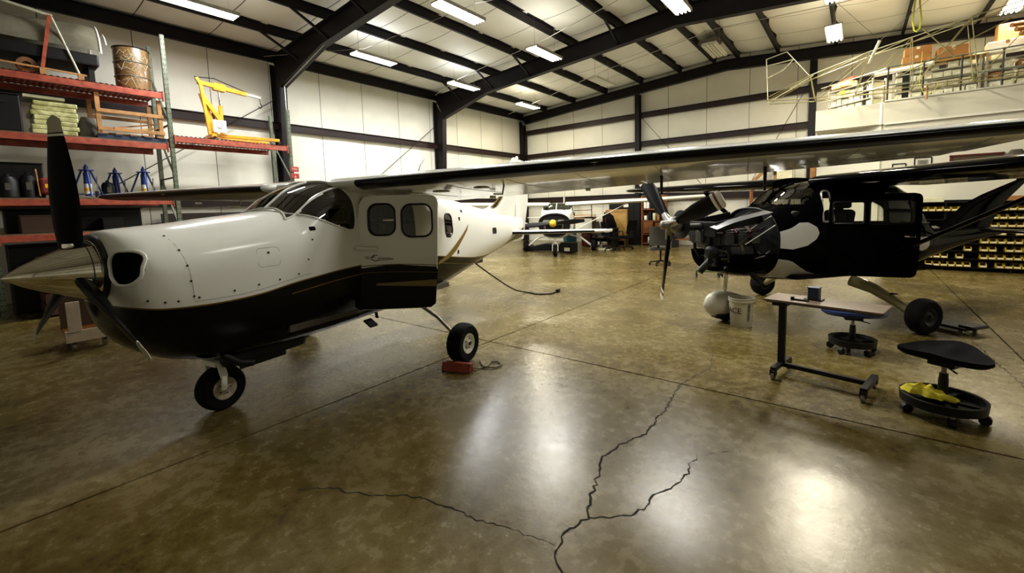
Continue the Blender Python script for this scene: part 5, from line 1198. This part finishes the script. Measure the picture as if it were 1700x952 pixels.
def bin_proto(loc):
    t = thing('parts_bin', 'yellow plastic parts bin on the dark steel shelving by the office wall', 'bin', loc, 0, 'yellow parts bins on the dark shelving'); w_, d_, h_ = .11, .24, .10; mb = MB()
    mb.box((0, 0, .004), (w_, d_, .008)).box((0, -d_/2+.004, .025), (w_, .008, .045)).box((0, d_/2-.004, h_/2), (w_, .008, h_))
    for s in (-1, 1): mb.add([(s*w_/2, -d_/2, 0), (s*w_/2, d_/2, 0), (s*w_/2, d_/2, h_), (s*w_/2, -d_/2+.09, h_), (s*w_/2, -d_/2, .048), (s*(w_/2-.006), -d_/2, 0), (s*(w_/2-.006), d_/2, 0), (s*(w_/2-.006), d_/2, h_), (s*(w_/2-.006), -d_/2+.09, h_), (s*(w_/2-.006), -d_/2, .048)], [(0, 1, 2, 3, 4), (9, 8, 7, 6, 5), (0, 5, 6, 1), (1, 6, 7, 2), (2, 7, 8, 3), (3, 8, 9, 4), (4, 9, 5, 0)])
    mb.build('tray', BINY, t); MB().box((0, -d_/2-.001, .026), (w_*.8, .003, .022)).build('label_card', PAPER, t)
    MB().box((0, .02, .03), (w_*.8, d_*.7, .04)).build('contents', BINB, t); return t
bp_ = None; bc = 0
for r, z in enumerate(ZB):
    bc = 0
    for k in range(25):
        x = .62+k*.1225
        if r in (1, 0) and x < 1.28: continue
        if r == 2 and x < 1.9: continue
        if r in (3, 4, 5, 6) and x < 2.0+.1*(r == 3): continue
        if r == 7 and 1.9 < x < 2.2: continue
        if abs((x-2.1)) % .52 < .012: continue
        loc = (x, 13.42, z)
        if random.random() < .06: continue
        lb_ = 'yellow parts bin, %s in the %s row of the dark shelving' % (ORD[bc], ROWN[r]); bc += 1
        if bp_ is None: bp_ = bin_proto(loc); bp_['label'] = lb_
        else: dup(bp_, None, loc, None, lb_)
WB_ = [(2.42, 1.45+.09), (1.55, 1.54), (.9, 1.54)]
for k, (x, w_, m, lb) in enumerate(((.72, .5, PAPER, 'long white carton on top of the bin shelving at its left end'), (1.35, .4, CREAM, 'cream carton on top of the bin shelving'), (2.6, .5, CARD, 'brown carton on top of the bin shelving at right'))):
    t = thing('carton', lb, 'box', (x, 13.5, 1.521)); MB().box((0, 0, .05), (w_, .26, .10)).build('body', m, t, bevel=.005); MB().box((0, 0, .103), (w_*.98, .05, .004)).build('tape', CREAM, t)
# mezzanine shelving and stock
def mshelf(x0, x1, y, ang, label, zs, h):
    L = x1-x0; t = thing('storage_shelf', label, 'shelving', ((x0+x1)/2, y, 3.92), ang)
    for z in zs: MB().box((0, 0, z), (L, .4, .025)).build('shelf_board', ALU, t)
    for x in (-L/2, L/2):
        for yy in (-.19, .19): MB().box((x, yy, h/2), (.035, .035, h)).build('post', ALU, t)
    return t, L
def stock(x0, x1, yf, zs, label, group, mats_, hr=(.12, .19), wr_=(.13, .22), ang=0, c=(0, 0)):
    proto = {}
    for ti, z in enumerate(zs):
        x = x0; nn = 0; tier = ['lowest', 'second', 'third', 'top'][ti]
        while x < x1-.1:
            w_ = random.uniform(*wr_); h_ = random.uniform(*hr); m = random.choice(mats_)
            if random.random() < .13: x += w_*.6; continue
            px, py = x+w_/2, 0
            X = c[0]+px*math.cos(ang); Y = c[1]+px*math.sin(ang)
            key = (m.name, round(w_, 1))
            lb_ = '%s box, %s on the %s tier of the %s' % ({'paper_white': 'white', 'cream_plastic': 'cream', 'cardboard': 'brown'}[m.name], ORD[nn], tier, label); nn += 1
            if key in proto: o = dup(proto[key], None, (X, Y, 3.92+z), ang, lb_)
            else:
                o = thing('stock_box', lb_, 'box', (X, Y, 3.92+z), ang, group); MB().box((0, 0, h_/2), (w_*.9, .28, h_)).build('body', m, o, bevel=.008); MB().box((0, -.142, h_*.5), (w_*.4, .004, h_*.3)).build('sticker', PAPER if m is not PAPER else CREAM, o); proto[key] = o
            x += w_+.015
a45 = math.atan2(13.95-15.05, .46+.80)
mshelf(-.72, .5, 14.62, a45, 'open metal shelf of white boxes at the left corner of the mezzanine', [.02, .22, .42, .62], .68)
stock(-.6, .6, 0, [.035, .235, .435], 'corner mezzanine shelf', 'boxes on the corner mezzanine shelf', [PAPER, CREAM, PAPER], (.11, .165), (.12, .2), a45, (-.11, 14.62))
mshelf(.62, 2.05, 14.12, 0, 'metal shelf of stacked cream boxes in the middle of the mezzanine', [.02, .21, .4, .6], .8)
stock(.66, 2.0, 0, [.035, .225, .415, .615], 'middle mezzanine shelf', 'boxes on the middle mezzanine shelf', [PAPER, CREAM, CREAM, PAPER], (.11, .16), (.12, .2), 0, (0, 14.12))
mshelf(2.15, 3.6, 14.12, 0, 'metal shelf of cream boxes at the right of the mezzanine', [.02, .21, .4, .62], .8)
stock(2.2, 3.5, 0, [.035, .225, .415], 'right mezzanine shelf', 'boxes on the right mezzanine shelf', [CREAM, CREAM, CARD, PAPER], (.11, .16), (.14, .24), 0, (0, 14.12))
def carton(x, y, z, w_, d_, h_, m, lb, rz=0):
    t = thing('carton', lb, 'box', (x, y, z), rz); MB().box((0, 0, h_/2), (w_, d_, h_)).build('body', m, t, bevel=.008); MB().box((0, 0, h_+.001), (w_*.99, .06, .004)).box((0, -d_/2-.001, h_*.85), (.06, .004, h_*.3)).build('tape', CREAM if m is CARD else CARD, t)
z0 = 3.92+.8
MB().box((1.35, 14.12, z0-.01), (1.6, .42, .02)).build('top_board', PLY, mz)
carton(1.0, 14.1, z0, .5, .36, .20, CARD, 'brown carton lowest at the left on the mezzanine shelf top'); carton(1.02, 14.1, z0+.205, .48, .34, .19, CARD, 'brown carton stacked on the left brown carton of the mezzanine')
carton(1.6, 14.1, z0, .5, .36, .28, CARD, 'wider brown carton right of the carton stack on the mezzanine', .05)
carton(2.25, 14.6, 3.92, .5, .4, .95, CREAM, 'tall cream carton behind the right mezzanine shelf')
carton(2.45, 14.15, z0, .6, .3, .22, PAPER, 'long white carton on the right mezzanine shelf top'); carton(2.55, 14.5, z0+.15, .4, .3, .5, CARD, 'pale carton standing high at the right of the mezzanine')
carton(3.1, 14.15, z0, .5, .3, .25, PAPER, 'white carton at the right end of the mezzanine shelf top')
for k in range(3):
    t = thing('paper_roll', ('upper', 'middle', 'lower')[k]+' brown cardboard tube stacked at the right of the mezzanine', 'tube', (2.45+.07*k, 13.8, z0+.25+.115*k*0+(.10*(2-k))))
    MB().lathe([(.035, 0), (.05, 0), (.05, 1.0), (.035, 1.0), (.035, 0)], Mx((0, 0, 0), (0, PI/2-.1, .5)), 16).build('tube', CARD, t, smooth=True); MB().lathe([(0, .01), (.035, .01)], Mx((0, 0, 0), (0, PI/2-.1, .5)), 12).build('core', DARK, t)
t = thing('parts_tray', 'orange and white basket of bright packets at the left end of the mezzanine shelf', 'tray', (-.36, 14.82, 3.92+.69), a45)
MB().box((0, 0, .07), (.5, .3, .14)).build('basket', mat('packet_orange', '#d98a2a', .5, var=.4, scale=18, color2='#e8dcc0'), t, bevel=.02)
MB().box((0, 0, 0), (.34, .2, .05), M=Mx((.12, 0, .18), (.1, -.15, .1))).build('red_bag', mat('bag_red', '#d8402c', .5), t, bevel=.02)
t = thing('green_rag', 'lime green packet on the corner mezzanine shelf', 'packet', (-.35, 14.55, 3.92+.44+.015), a45); MB().box((0, -.05, .05), (.12, .1, .1)).build('packet', mat('lime', '#b9c83a', .6), t, bevel=.02)
t = thing('round_duct', 'white horizontal pipe lying over the middle mezzanine boxes', 'pipe', (.55, 13.9, 3.92+.70)); MB().tube([(-.3, 0, 0), (.75, -.05, .05)], .05, 14).build('pipe', PAPER, t, smooth=True); MB().tube([(-.32, 0, 0), (-.3, 0, 0)], .055, 14).build('collar', ALU, t)
MB().box((.1, 14.3, 4.25), (.12, .12, .7)).build('mezzanine_post', BLKPL, mz)
MB().box((.83, 14.0, 4.3), (.12, .12, .8)).build('mezzanine_post', BLKPL, mz)
# welded tube airframe on the mezzanine edge
t = thing('tube_airframe', 'bare welded steel tube airframe laid along the front of the mezzanine', 'airframe')
Y0, Y1 = 13.5, 13.05
def T_(a, b, r=.014, m=TRUSS, nm='tube'): MB().tube([a, b], r, 6).build(nm, m, t)
low = [(-1.93, 4.22), (-.9, 4.12), (-.1, 4.12), (.9, 4.06), (1.9, 4.06), (3.0, 4.05)]
upp = [(-1.93, 4.30), (-1.0, 4.68), (.12, 4.98), (.85, 5.12), (1.75, 5.30), (3.0, 5.5)]
for Y in (Y0, Y1):
    f_ = 1 if Y == Y0 else .93
    for P in (low, upp):
        for a, b in zip(P[:-1], P[1:]): T_((a[0], Y, a[1]), (b[0], Y, b[1]), .012, TRUSSW if P is upp and a[0] < 1.5 and a[0] > -1.9 else TRUSS, 'longeron')
    for i in range(1, 6):
        T_((low[i][0], Y, low[i][1]), (upp[i][0], Y, upp[i][1]), .009, TRUSS, 'upright_tube'); T_((low[i-1][0], Y, low[i-1][1]), (upp[i][0], Y, upp[i][1]), .008, TRUSS, 'diagonal_tube')
for P in (low, upp):
    for i in range(1, 6): T_((P[i][0], Y0, P[i][1]), (P[i][0], Y1, P[i][1]), .011, TRUSS, 'cross_tube')
    for i in range(1, 5): T_((P[i][0], Y0, P[i][1]), (P[i+1][0], Y1, P[i+1][1]), .009, TRUSS, 'cross_tube')
Yf = 13.28
for a, b in (((-1.93, 4.22), (-1.99, 5.33)), ((-1.99, 5.33), (-1.53, 5.42)), ((-1.53, 5.42), (-1.0, 4.68)), ((-1.97, 5.16), (-1.38, 5.2)), ((-1.6, 4.98), (-1.38, 5.2)), ((-1.95, 4.85), (-1.6, 4.98)), ((-1.93, 4.22), (-.95, 4.72))): T_((a[0], Yf, a[1]), (b[0], Yf, b[1]), .011, TRUSSW, 'fin_tube')
MB().tube([(.30, 13.2, 5.22), (.12, 13.2, 4.75)], [.03, .022], 8).build('control_lever', TRUSSW, t, smooth=True)
MB().tube([(.30, 13.2, 5.22), (-.6, 12.4, 6.15)], .005, 4).build('hoist_cable', STEEL, t); MB().tube([(.30, 13.2, 5.22), (1.6, 12.4, 6.1)], .005, 4).build('hoist_cable', STEEL, t)
T_((1.55, 13.0, 4.5), (1.0, 13.0, 5.25), .012, TRUSS, 'diagonal_tube'); T_((.6, 13.0, 4.3), (2.3, 13.0, 5.1), .012, TRUSS, 'diagonal_tube'); T_((1.15, 13.25, 4.1), (1.15, 13.25, 3.78), .02, WOOD, 'wood_peg')
t = thing('lifting_strap', 'looped yellow-green lifting strap hanging from the roof above the mezzanine', 'strap', (.92, 13.2, 0))
MB().tube([(-.05, 0, 6.35), (-.04, 0, 6.0), (-.075, 0, 5.5), (-.04, 0, 5.30), (0, 0, 5.26), (.05, 0, 5.32), (.07, 0, 5.5), (.03, 0, 5.85), (0, 0, 6.35)], .018, 6).build('sling', STRAPY, t, smooth=True); MB().box((0, 0, 6.0), (.1, .03, .12)).build('knot', STRAPY, t, bevel=.02)
t = thing('yellow_strap', 'narrow yellow ratchet strap hanging down the mezzanine boxes', 'strap', (1.02, 13.0, 0)); MB().bar((0, 0, 4.75), (-.02, 0, 4.1), .03, .006).build('webbing', STRAPY, t); MB().tube([(-.02, 0, 4.1), (.05, 0, 3.9), (.15, 0, 3.85), (.25, 0, 3.95), (.27, 0, 4.05)], .005, 5).build('tail_cord', STRAPY, t, smooth=True)
# roof patches
t = thing('insulation_patch', 'torn hanging insulation patch near the far end of the roof', 'insulation', (-3.9, 15.3, 0)); rows = [[(.35*u*math.cos(a), .45*u*math.sin(a), ztop(-3.9)-.02-.12*(1-u*u)+.03*math.sin(5*a)*u) for a in np.linspace(0, 2*PI, 20, endpoint=False)] for u in np.linspace(.05, 1, 6)]
MB().grid(rows, wrap=True).build('batt', GREYFAB, t, smooth=True)

# ------------------------------------------------------------------ back office corner
YW = 17.0
t = thing('storage_cabinet', 'tall black steel cabinet in the far corner left of the wooden bookcase', 'cabinet', (-7.15, YW+.1, 0))
MB().box((0, 0, .9), (.50, .5, 1.78)).build('body', BLKPL, t, bevel=.01)
for s in (-1, 1): d_ = MB().box((s*.125, -.258, .92), (.235, .015, 1.66)).build('door', BLKPL, t, bevel=.004); MB().box((s*.03, -.275, .95), (.015, .02, .12)).build('handle', STEEL, d_)
t = thing('storage_cabinet', 'wider black cabinet standing behind the upright plywood sheet', 'cabinet', (-7.9, YW+.3, 0)); MB().box((0, 0, .87), (.95, .45, 1.74)).build('body', BLKPL, t, bevel=.01); MB().box((.3, -.23, 1.62), (.22, .01, .13)).build('white_notice', PAPER, t)
t = thing('plywood_crate', 'large upright plywood panel crate in front of the black cabinet', 'crate', (-7.90, YW-.12, 0)); MB().box((0, 0, .82), (.94, .25, 1.3)).build('panel', PLY, t, bevel=.008)
for z in (.25, 1.4): MB().box((0, -.13, z), (.96, .02, .07)).build('batten', WOOD, t)
for x in (-.4, .4): MB().box((x, 0, .085), (.08, .25, .17)).build('foot', WOOD, t)
t = thing('bookcase', 'orange-brown wooden bookcase crowded with binders and supplies', 'bookcase', (-6.40, YW+.1, 0))
for x in (-.44, .42): MB().box((x, 0, 1.0), (.05, .45, 2.0)).build('side_panel', WOODD, t, bevel=.004)
for z in (.08, .45, .98, 1.45, 1.98): MB().box((0, 0, z), (.84, .43, .035)).build('shelf', WOODD, t)
MB().box((-.18, -.1, .72), (.4, .3, .45)).box((.26, -.1, .70), (.3, .3, .42)).build('cabinet_door', WOODD, t, bevel=.01); MB().box((0, .22, 1.0), (.86, .01, 1.98)).build('back_panel', WOODD, t)
k = 0
for z, xs_ in ((1.0, (-.3, -.12, .05, .22, .34)), (1.47, (-.32, -.2, -.06, .1, .24, .35)), (.1, (-.15, .2))):
    for x in xs_:
        m = [PAPER, BLKPL, CREAM, CARD, BLKPL, PAPER][k % 6]; h_ = .18+.05*((k*7) % 4); nm = ['binder', 'carton', 'paper_stack'][k % 3]; k += 1
        o = MB().box((0, 0, h_/2), (.10, .22, h_)).build(nm, m, None, bevel=.004, loc=(-6.40+x, YW+.02, z+.018)); tag(o, ('%s %s, %s on the %s shelf of the wooden bookcase' % ({'white_paint': 'white'}.get(m.name, m.name.replace('_', ' ').replace('black plastic', 'black').replace('paper white', 'white').replace('cream plastic', 'cream')), ['binder', 'carton', 'paper stack'][(k-1) % 3], ORD[xs_.index(x)], {1.0: 'middle', 1.47: 'upper', .1: 'bottom'}[z])), 'office item', 'items in the wooden bookcase')
t = thing('tool_cabinet', 'dark red drawer cabinet beside the desks at the back wall', 'cabinet', (-8.55, 15.6, 0)); MB().box((0, 0, .42), (.42, .5, .8)).build('body', REDDK, t, bevel=.01)
for z in (.2, .42, .64): d_ = MB().box((0, -.255, z), (.38, .015, .19)).build('drawer', REDDK, t, bevel=.003); MB().box((0, -.27, z+.06), (.2, .015, .015)).build('drawer_pull', STEEL, d_)
t = thing('desk', 'black desk with papers between the red cabinet and the plywood panel', 'desk', (-7.85, 15.55, 0)); MB().box((0, 0, .74), (1.0, .6, .035)).build('desktop', BLKPL, t, bevel=.004)
for x in (-.46, .46): MB().box((x, 0, .37), (.04, .55, .72)).build('side_panel', BLKPL, t)
MB().box((0, .26, .45), (.9, .02, .5)).build('modesty_panel', BLKPL, t)
o = MB().box((0, 0, .13), (.30, .02, .24)).build('document_stand', mat('document', '#aeb6bd', .6), None, loc=(-8.15, 15.38, .76), rot=(-.2, 0, 0)); tag(o, 'pale blue-grey document propped on the black desk', 'document')
def bottle(x, y, z, h, r, m, lb):
    t = thing('bottle', lb, 'bottle', (x, y, z)); MB().lathe([(0, 0), (r, 0), (r, h*.65), (r*.45, h*.8), (r*.45, h*.9), (0, h*.9)], None, 12).build('body', m, t, smooth=True); MB().lathe([(0, h*.9), (r*.5, h*.9), (r*.5, h), (0, h)], None, 10).build('cap', PAPER, t)
bottle(-8.42, 15.5, .8375, .16, .035, PAPER, 'white bottle on the red cabinet'); bottle(-8.6, 15.55, .8375, .18, .03, RED, 'red bottle on the red cabinet'); bottle(-8.24, 15.75, .76, .26, .035, BLKPL, 'black bottle on the desk beside the document')
bottle(-7.85, 14.55, 0, .25, .05, CREAM, 'cream jug on the floor beside the far airplane wheel'); bottle(-7.5, 14.6, 0, .2, .05, OLIVE, 'olive bottle on the floor under the desk chairs')
o = MB().box((0, 0, .03), (.5, .3, .05)).build('cardboard_mat', CREAM, None, bevel=.01, loc=(-7.3, 14.6, 0)); tag(o, 'flat cream packaging on the floor by the office chairs', 'packaging')
def office_chair(loc, rz, label, m, back=True, bh=.5, sc_=1):
    t = thing('office_chair', label, 'chair', loc, rz)
    rows = []
    MB().box((0, 0, .46), (.48, .46, .09)).build('seat', m, t, bevel=.035)
    P = [[(-.22+.44*i/8, .22+.05*(1-((i-4)/4)**2)+.10*(z/bh)**1.2, .56+z) for i in range(9)] for z in np.linspace(0, bh, 8)]; Q = [[(p[0]*(1-.18*(k/7)**3), p[1], p[2]) for p in r] for k, r in enumerate(P)]
    mb = MB().grid(Q); mb.grid([[(p[0], p[1]+.055, p[2]) for p in r] for r in Q]); bd = [Q[i][0] for i in range(8)]+Q[7][1:]+[Q[i][8] for i in range(6, -1, -1)]+Q[0][7:0:-1]; mb.grid([bd, [(p[0], p[1]+.055, p[2]) for p in bd]], wrap=True); mb.build('backrest', m, t, smooth=True)
    MB().bar((0, .2, .44), (0, .28, .65), .06, .02).build('back_bracket', BLKPL, t); MB().lathe([(.025, .1), (.025, .42)], None, 12).build('gas_column', BLKPL, t, smooth=True)
    for s in (-1, 1): MB().tube([(s*.24, .1, .48), (s*.28, .1, .66), (s*.28, -.14, .68)], .018, 6).build('armrest', BLKPL, t, smooth=True)
    for k in range(5):
        a = 2*PI*k/5+.2; c, s = math.cos(a), math.sin(a); MB().bar((0, 0, .12), (.28*c, .28*s, .08), .045, .03).build('base_arm', BLKPL, t); MB().tube([(.28*c-.02*s, .28*s+.02*c, .03), (.28*c+.02*s, .28*s-.02*c, .03)], .03, 10).build('caster', BLKPL, t, smooth=True)
    return t
office_chair((-6.95, 14.4, 0), math.radians(150), 'black office chair right of the black desk with coat hanging nearby', BLKFAB)
office_chair((-6.72, 15.1, 0), math.radians(-20), 'black office chair with rounded back before the plywood panel', BLKFAB)
office_chair((-7.7, 14.95, 0), math.radians(170), 'dark grey office chair seen from behind at the desk', GREYFAB)
office_chair((-4.15, 11.55, 0), math.radians(185), 'worn grey-green office chair next to the bare propeller', mat('chair_olive', '#3c3a30', .8))
t = thing('jacket_pile', 'black jackets heaped on a low stand behind the desk', 'jackets', (-8.05, 16.3, 0)); MB().lathe([(.03, 0), (.03, .5)], None, 8).build('stand_pole', BLKPL, t); MB().lathe([(0, 0), (.22, 0), (.2, .03), (0, .04)], None, 16).build('stand_base', BLKPL, t)
rows = []
for i in range(12):
    u = i/11; z = .5+.85*u; r = (.33-.13*u**2)*(1 if u < .9 else .6); rows.append([(r*math.cos(a)*(1+.1*math.sin(4*a+u*5))+.05*math.sin(u*4), r*.7*math.sin(a)*(1+.08*math.sin(3*a)), z+.03*math.sin(2*a)) for a in np.linspace(0, 2*PI, 22, endpoint=False)])
mb = MB().grid(rows, wrap=True); mb.f += [tuple(range(22)), tuple(range(11*22, 12*22))]; mb.build('jacket', BLKFAB, t, smooth=True); MB().box((.02, -.24, 1.05), (.03, .03, .2)).build('zipper', REDDK, t)
o = thing('carton', 'orange-brown carton by the back wall behind the far airplane door', 'box', (-9.65, YW+.2, .75)); MB().box((0, 0, .25), (1.0, .4, .5)).build('body', CARD, o, bevel=.01); MB().box((0, 0, .502), (1.0, .06, .004)).build('tape', CREAM, o)
t = thing('workbench', 'low white topped bench along the back wall holding the carton', 'bench', (-9.7, YW+.2, 0)); MB().box((0, 0, .735), (1.9, .6, .03)).build('benchtop', PAPER, t, bevel=.005)
for x in (-.9, .9):
    for y in (-.25, .25): MB().box((x, y, .36), (.05, .05, .72)).build('leg', PAPER, t)
t = thing('barrel', 'light blue plastic barrel standing behind the far airplane wheel', 'barrel', (-9.45, 15.6, 0)); MB().lathe([(0, 0), (.24, 0), (.26, .03), (.285, .3), (.285, .5), (.26, .75), (.24, .78), (0, .78)], None, 24).build('body', BLUEPL, t, smooth=True); MB().tube([(.275*math.cos(a), .275*math.sin(a), .66) for a in np.arange(0, 2*PI, .3)], .015, 6, closed=True).build('hoop', OLIVE, t)
t = thing('crate', 'black open box with pale contents on the floor under the far airplane', 'crate', (-8.05, 13.2, 0)); MB().box((0, 0, .2), (.5, .4, .36)).build('box', BLKPL, t, bevel=.01); MB().box((.05, -.205, .15), (.22, .01, .12)).build('label', CREAM, t)
t = thing('tow_tractor', 'low dark ramp-like tug parked under the far airplane', 'tug', (-9.35, 13.6, 0), .35); MB().prism([(-.8, 0), (.6, 0), (.5, .2), (.1, .26), (-.8, .08)], .6, Mx((0, .3, .03), (PI/2, 0, 0))).build('body', BLKPL, t, bevel=.02)
for x in (-.6, .6): MB().tube([(x, -.32, .1), (x, .32, .1)], .1, 14).build('wheel', RUB, t, smooth=True)
# workbench run along the far wall, seen under the black airplane wing
t = thing('workbench', 'long dark workbench along the far wall seen through the black airplane cabin', 'bench', (-3.4, 16.6, 0)); MB().box((0, 0, .88), (4.2, .7, .05)).build('benchtop', WOODD, t, bevel=.005)
for x in (-2, -.7, .7, 2): MB().box((x, 0, .43), (.08, .6, .86)).build('leg', DKMET, t)
MB().box((0, .1, .3), (4.0, .5, .04)).build('lower_shelf', WOODD, t)
for k, (x, w_, h_, m, lb) in enumerate(((-5.1, .5, .32, PAPER, 'white appliance at the left end of the far workbench'), (-4.5, .45, .28, BLUE, 'blue tool case on the far workbench'), (-3.9, .35, .22, BLUE, 'smaller blue case right of the blue tool case'), (-3.3, .4, .35, BLKPL, 'black monitor-like box on the far workbench'), (-2.6, .35, .42, PAPER, 'white canister box on the far workbench'), (-2.1, .25, .45, CREAM, 'cream carton standing on the far workbench'), (-1.6, .3, .3, CARD, 'brown carton at the right end of the far workbench'))):
    t = thing('bench_box', lb, 'box', (x, 16.6, .905)); MB().box((0, 0, h_/2), (w_, .35, h_)).build('body', m, t, bevel=.02); MB().box((0, -.18, h_*.6), (w_*.5, .012, h_*.25)).build('panel', DKMET if m is not BLKPL else STEEL, t)
t = thing('timber_frame', 'orange timber shelf frame with diagonal brace high on the far wall behind the windshield', 'frame', (-2.0, 17.25, 0))
MB().bar((-.88, -.05, 2.36), (-.32, -.05, 2.95), .09, .1).build('brace', WOOD, t); MB().bar((-.22, 0, 2.3), (-.22, 0, 3.0), .1, .09).build('post', WOOD, t); MB().box((.1, 0, 2.28), (2.2, .4, .05)).build('shelf', WOODD, t)
MB().box((.85, 0, 2.62), (.16, .2, .62)).build('block', WOOD, t, bevel=.01); MB().box((.05, .05, 2.5), (.45, .2, .36)).build('panel', CREAM, t)
for x in (-.95, 1.15):
    for y in (-.15, .15): MB().box((x, y, 1.13), (.06, .06, 2.26)).build('leg', WOODD, t)
t = thing('furniture_dolly', 'small green wheeled dolly on the floor beyond the bare engine', 'dolly', (-2.55, 10.05, 0), .3); MB().box((0, 0, .13), (.5, .04, .03)).box((0, .3, .13), (.5, .04, .03)).box((-.23, .15, .13), (.04, .3, .03)).box((.23, .15, .13), (.04, .3, .03)).build('frame', mat('dolly_green', '#4f6b2a', .5), t)
for x in (-.23, .23):
    for y in (0, .3): MB().tube([(x-.015, y, .045), (x+.015, y, .045)], .045, 10).build('caster', BLKPL, t); MB().box((x, y, .1), (.03, .03, .05)).build('caster_stem', STEEL, t)

DKP = mat('shade_brown', '#2c2012', .75, var=.4, scale=4)  # dark boards added to stand for the shade low on the left wall
for k, (y0, L, h, lb) in enumerate(((4.1, 2.2, 1.75, 'large dark brown board added as shade on the left wall under the engine crane shelf'), (1.7, 2.2, 1.15, 'dark brown board added as shade behind the lowest rack shelf'), (6.9, 1.7, 1.6, 'dark brown board added as shade on the left wall beyond the steel column'))):
    o = MB().box((0, 0, h/2), (.03, L, h)).build('shade_board', DKP, None, bevel=.004, loc=(-12.95, y0, .0), rot=(0, -.1, 0)); tag(o, lb, 'board')

for k, (x, y, z, sx, sy, sz, lb) in enumerate(((-12.0, .66, 3.205, .9, .44, .62, 'black case added as shade at the left end of the second rack shelf'), (-12.3, .78, 2.075, .5, .62, .62, 'black case added as shade behind the canisters on the jack shelf'),  # black cases added to fill the shaded voids under the rack decks
        (-12.2, .95, .0, .8, .85, 1.2, 'big black case added as shade on the floor under the racks at left'), (-12.2, 2.0, .0, .8, .9, 1.15, 'black case added as shade under the racks right of the big one'), (-12.4, 1.5, 1.435, .5, 1.9, .42, 'long black case added as shade at the back of the lowest rack shelf'))):
    t = thing('shade_case', lb, 'case', (x, y, z)); MB().box((0, 0, sz/2), (sx, sy, sz)).build('body', BLKPL, t, bevel=.02); MB().box((0, 0, sz+.012), (sx*1.02, sy*1.02, .024)).build('lid', BLKPL, t, bevel=.005); MB().box((sx/2+.006, 0, sz*.8), (.012, .1, .05)).build('latch', DKMET, t)
